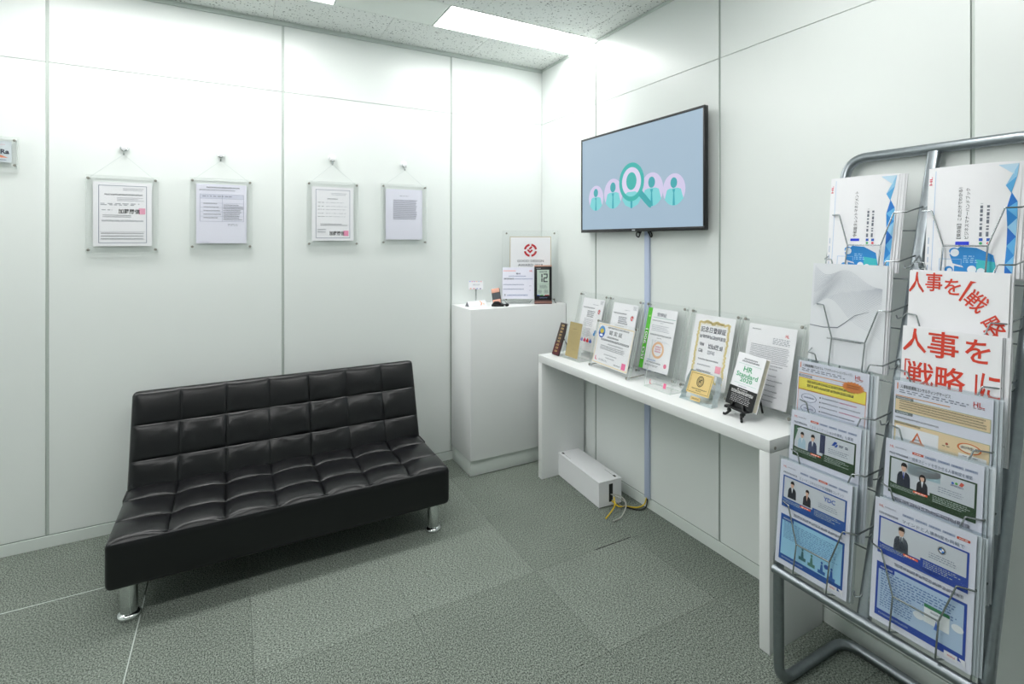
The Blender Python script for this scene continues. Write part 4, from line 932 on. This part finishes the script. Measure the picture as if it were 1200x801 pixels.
S.poly([(.04, .71), (.04, .56), (.055, .56), (.055, .70), (.10, .70), (.10, .71)], RK, 2, 'red_bracket'); S.text('戦', .07, .49, .36, .70, RK, 2, bold=.012, name='red_character'); S.text('略', .38, .49, .68, .70, RK, 2, bold=.012, name='red_character'); S.poly([(.77, .49), (.79, .49), (.79, .68), (.77, .68)], RK, 2, 'red_bracket'); S.text('に', .82, .49, 1.0, .70, RK, 2, bold=.012, name='red_character')
# flyers in sleeves
def hl_logo(S, x, y): S.text('HL', x, y, x + .085, y + .04, (204, 50, 44), 3, bold=.01, name='red_logo'); S.rect(x + .088, y, x + .105, y + .006, (204, 50, 44), 3, 'red_logo'); S.lines(x, y - .012, x + .11, y - .006, 1, (170, 130, 130), 3, .9)
S = brochure('sleeved flyer with yellow headline box and orange burst, third pocket on the left', short='sleeved flyer with yellow headline box', y=-2.256, s0=.300, w=.216, h=.297, mat=M['paperb'], copies=2, sleeve=True, cdx=.008)
OR = (228, 120, 50)
S.rect(.03, .93, .042, .985, OR, 2, 'orange_bar'); S.text('人事制度構築プログラム「アクティベーションカレッジ」', .07, .945, .78, .975, (50, 52, 64), 2, bold=.01); S.lines(.06, .895, .74, .93, 2, (130, 132, 150), 2, .45); S.rect(.02, .872, .74, .879, (232, 160, 100), 2, 'orange_rule')
S.rect(.02, .842, .22, .864, (140, 150, 170), 2, 'grey_tab'); S.lines(.04, .848, .2, .858, 1, (240, 240, 245), 3, 1)
S.rect(.02, .71, .975, .835, (250, 232, 90), 2, 'yellow_box'); S.frame(.02, .71, .975, .835, .006, OR, 3); S.lines(.15, .735, .82, .815, 2, (60, 56, 40), 3, .6, .035, .02)
st = [(.80 + (.155 if k % 2 else .125) * math.cos(2 * PI * k / 40), .845 + (.055 if k % 2 else .044) * math.sin(2 * PI * k / 40)) for k in range(40)]
S.poly(st, (226, 132, 56), 4, 'orange_burst'); S.lines(.72, .825, .9, .865, 2, (110, 60, 30), 5, .5, .03, .1); hl_logo(S, .82, .925)
S.frame(.02, .36, .975, .72, .006, (232, 140, 100), 2)
for z in (.64, .53): S.ring(.19, z, .115, .042, .008, (110, 118, 150), 3); S.lines(.12, z - .006, .27, z + .008, 1, (90, 100, 150), 3, .9, .03, .05)
for i in range(6):
    z = .665 - i * .045; S.rect(.35, z, .365, z + .012, (40, 42, 50), 3, 'bullet'); S.lines(.38, z, .62, z + .014, 1, (100, 104, 124), 3, .8, .03, .1); S.lines(.63, z, .93, z + .014, 1, ((196, 60, 120) if i % 2 == 0 else (100, 104, 124)), 3, .8, .03, .3)
S = brochure('sleeved flyer with cream text box, orange triangle and orange oval', short='sleeved flyer with cream text box', y=-2.538, s0=.300, w=.216, h=.297, mat=M['paperb'], copies=3, sleeve=True, cdx=.006)
S.rect(.03, .93, .042, .985, OR, 2, 'orange_bar'); S.text('人事制度構築コンサルティングサービス', .07, .942, .60, .975, (50, 52, 64), 2, bold=.01); S.lines(.06, .895, .82, .93, 2, (130, 132, 150), 2, .45, ragged=.1); S.rect(.02, .872, .60, .879, (232, 160, 100), 2, 'orange_rule')
hl_logo(S, .82, .92)
CR = (244, 218, 176)
for z in (.845, .72): S.rect(.02, z, .22, z + .024, (128, 134, 138), 3, 'grey_tab'); S.lines(.04, z + .007, .2, z + .017, 1, (235, 236, 240), 4, 1)
S.rect(.02, .745, .985, .85, CR, 2, 'cream_box'); S.frame(.02, .745, .985, .85, .004, (150, 175, 140), 3); S.lines(.07, .755, .96, .838, 4, (96, 92, 84), 4, .5, .03, .05)
S.lines(.03, .675, .5, .695, 1, (96, 96, 110), 3, .6); S.rect(.02, .36, .985, .655, CR, 2, 'cream_box'); S.frame(.02, .36, .985, .655, .004, (150, 175, 140), 3); S.lines(.03, .635, .32, .65, 1, (60, 58, 56), 4, .9); S.rect(.04, .36, .50, .62, (244, 243, 246), 3, 'white_box')
S.poly([(.22, .51), (.28, .60), (.34, .51), (.32, .51), (.28, .575), (.24, .51)], (222, 110, 50), 4, 'orange_triangle'); S.poly([(.19, .49), (.37, .49), (.35, .515), (.21, .515)], (236, 170, 130), 4, 'triangle_base'); S.lines(.245, .515, .315, .54, 1, (80, 70, 60), 5)
S.ell(.585, .575, .014, .010, (190, 80, 50), 4, 'small_mark'); S.lines(.54, .545, .63, .558, 1, (110, 90, 70), 4); S.ring(.80, .585, .115, .040, .020, (228, 120, 50), 4, 'orange_oval', 32); S.ell(.80, .585, .098, .032, (250, 236, 214), 4, 'oval_fill'); S.lines(.72, .575, .89, .598, 1, (60, 56, 50), 5, .9, .03, .02); S.rect(.70, .50, .96, .535, (246, 244, 246), 3, 'white_box'); S.lines(.74, .51, .9, .522, 1, (120, 120, 130), 4)
def interview(S, frame, people, name, panel=True, pill=0):
    """half page: small logo, pills, headline, framed photo with caption block"""
    S.text('HL', .05, .935, .10, .955, (224, 120, 110), 2, bold=.01); S.lines(.11, .938, .24, .95, 1, (150, 150, 165), 2, .8)
    for i in range(5):
        x0 = .30 + i * .132; on = i == pill
        S.rect(x0, .928, x0 + .118, .947, (214, 76, 50) if on else (172, 180, 206), 2, 'rounded_tab'); S.lines(x0 + .02, .934, x0 + .10, .941, 1, (250, 240, 236) if on else (120, 130, 165), 3, .9, .02, 0)
    S.lines(.05, .878, .26, .897, 1, (90, 96, 120), 2, .8, .02, .05); S.text(name, .30, .872, .90, .902, (84, 100, 130), 2)
    S.rect(.055, .56, .945, .86, frame, 2, 'dark_frame'); S.rect(.075, .645, .925, .848, (214, 217, 224), 3, 'photo_backdrop')
    S.poly([(.055, .655), (.50, .60), (.945, .58), (.945, .56), (.055, .56)], frame, 4, 'caption_band')
    S.rect(.50, .58, .93, .668, frame, 4, 'caption_block'); S.lines(.53, .60, .90, .655, 4, (190, 204, 200), 5, .35, .02, .4); S.lines(.08, .60, .45, .632, 3, (190, 204, 200), 5, .35, .02, .3)
    S.rect(.33, .622, .48, .638, (222, 90, 56), 6, 'orange_tab'); S.lines(.35, .626, .46, .634, 1, (250, 230, 220), 7, .9, .02, 0)
    S.lines(.58, .69, .86, .74, 3, (130, 140, 160), 4, .35, .02, .2)
    for a in people: S.person(*a[:4], **a[4])
S = brochure('sleeved flyer with green framed photo of two men, fourth pocket on the left', short='sleeved flyer with photo of two men', y=-2.260, s0=.150, w=.212, h=.297, mat=M['paperb'], copies=2, sleeve=True, cdx=.008)
GF = (44, 72, 44)
interview(S, GF, [(.19, .652, .16, (180, 206, 222), dict(hair=(40, 34, 34), L=4)), (.35, .645, .175, (66, 76, 110), dict(hair=(36, 30, 32), L=4))], '「コミュニケーションの強化」も実現', pill=0)
S.rect(.455, .67, .53, .846, (48, 54, 92), 4, 'dark_screen'); S.poly([(.62, .775), (.66, .82), (.70, .815), (.66, .78)], (40, 80, 170), 5, 'blue_logo'); S.poly([(.66, .77), (.69, .80), (.71, .795), (.69, .77)], (50, 90, 180), 5, 'blue_logo'); S.lines(.72, .775, .86, .80, 2, (50, 60, 100), 5, .5)
S.poly([(.075, .70), (.12, .82), (.10, .83), (.16, .848), (.075, .848)], (70, 110, 84), 4, 'plant')
S = brochure('sleeved flyer with green framed photo of a man and a woman in suits', short='sleeved flyer with photo of man and woman in suits', y=-2.537, s0=.150, w=.214, h=.297, mat=M['paperb'], copies=3, sleeve=True, cdx=.006)
interview(S, GF, [(.22, .640, .20, (34, 38, 58), dict(tie=(50, 70, 170), hair=(28, 24, 26), L=4)), (.42, .635, .16, (30, 30, 40), dict(hair=(34, 26, 30), long=True, L=5))], '成長スピードを生かせる人事制度を構築', pill=0)
S.rect(.26, .76, .60, .845, (176, 214, 224), 3, 'window_light'); S.ell(.72, .805, .013, .009, (60, 110, 210), 5, 'logo_dot'); S.ell(.755, .808, .013, .009, (90, 180, 80), 5, 'logo_dot'); S.poly([(.78, .80), (.80, .83), (.83, .82), (.81, .795)], (214, 96, 80), 5, 'logo_dot'); S.lines(.70, .78, .84, .793, 1, (90, 90, 140), 5, .9)
S.lines(.1, .50, .9, .53, 1, (70, 76, 96), 2, .9, .03, .02)
def lower(S, frame, inside):
    S.lines(.24, .505, .92, .53, 1, (84, 92, 120), 2, .9, .03, .02)
    S.rect(.055, .05, .945, .485, frame, 2, 'dark_frame'); S.rect(.08, .105, .92, .465, inside, 3, 'light_panel'); S.rect(.08, .43, .25, .47, frame, 4, 'panel_tab'); S.lines(.10, .443, .23, .457, 1, (215, 225, 240), 5, .9, .02, 0)
    S.lines(.10, .07, .5, .085, 1, (170, 190, 225), 4, .9); S.rect(.76, .03, .88, .075, (244, 243, 248), 4, 'white_flag'); S.lines(.79, .045, .86, .058, 1, (220, 90, 80), 5, .9); S.poly([(.89, .075), (.95, .075), (.95, .02)], (244, 243, 248), 4, 'page_notch')
BF = (34, 84, 164)
S = brochure('white flyer with blue frames and photo of a standing couple, bottom left pocket', short='blue framed flyer in the bottom left pocket', y=-2.257, s0=.0, w=.218, h=.297, mat=M['paperb'], copies=3, th=.002, cdx=.002, sleeve=True)
interview(S, BF, [(.20, .66, .17, (40, 42, 54), dict(hair=(34, 30, 34), L=4)), (.42, .655, .155, (38, 36, 46), dict(hair=(50, 36, 36), shirt=(214, 176, 156), L=5))], 'ヒューマンスキルとビジネス知識をコンテンツ', pill=2)
S.text('YDC', .645, .775, .80, .815, (60, 100, 190), 5, bold=.02); lower(S, BF, (160, 210, 238)); S.lines(.11, .26, .88, .425, 10, (96, 140, 190), 4, .4, .03, .12)
for i, (x, c) in enumerate(((.40, (70, 120, 130)), (.53, (80, 130, 120)), (.67, (50, 100, 170)), (.80, (60, 110, 190)))):
    y0 = .17 - i * .012; S.rect(x - .05, y0 - .03, x + .05, y0, c, 4, 'block_step'); S.ell(x, y0 + .07, .014, .012, c, 4, 'figure_head'); S.poly([(x - .02, y0), (x + .02, y0), (x + .012, y0 + .055), (x - .012, y0 + .055)], c, 4, 'figure_body')
S.ell(.73, .20, .03, .02, (50, 90, 170), 4, 'globe')
BF2 = (40, 74, 172)
S = brochure('white flyer with blue frames and portrait of one smiling man, bottom right pocket', short='blue framed flyer in the bottom right pocket', y=-2.536, s0=.0, w=.220, h=.297, mat=M['paperb'], copies=3, th=.002, cdx=.004, sleeve=True)
interview(S, BF2, [(.30, .628, .215, (74, 82, 98), dict(tie=(60, 66, 84), hair=(44, 38, 40), L=3))], 'マインドと人事制度も両輪で', pill=4)
S.ell(.70, .79, .040, .030, (40, 44, 56), 5, 'round_emblem'); S.ring(.70, .79, .037, .0275, .003, (220, 224, 230), 6, 'emblem_ring')
for q in range(4):
    a0 = q * PI / 2; S.poly([(.70, .79)] + [(.70 + .023 * math.cos(a0 + k * PI / 12), .79 + .017 * math.sin(a0 + k * PI / 12)) for k in range(7)], (60, 130, 210) if q % 2 else (240, 242, 246), 6, 'emblem_quarter')
lower(S, BF2, (186, 208, 234)); S.lines(.11, .30, .88, .425, 6, (96, 124, 180), 4, .4, .03, .12); S.lines(.11, .13, .46, .30, 9, (96, 124, 180), 4, .4, .03, .1)
S.rect(.56, .20, .80, .34, (244, 246, 248), 4, 'white_card'); S.rect(.56, .315, .80, .34, (60, 130, 90), 5, 'green_strip'); S.lines(.62, .27, .75, .30, 1, (130, 140, 150), 5); S.ell(.87, .275, .055, .028, (240, 243, 248), 4, 'speech_oval'); S.ell(.51, .22, .055, .028, (240, 243, 248), 4, 'speech_oval'); S.poly([(.66, .18), (.68, .25), (.70, .18)], (70, 110, 190), 6, 'figure_body')
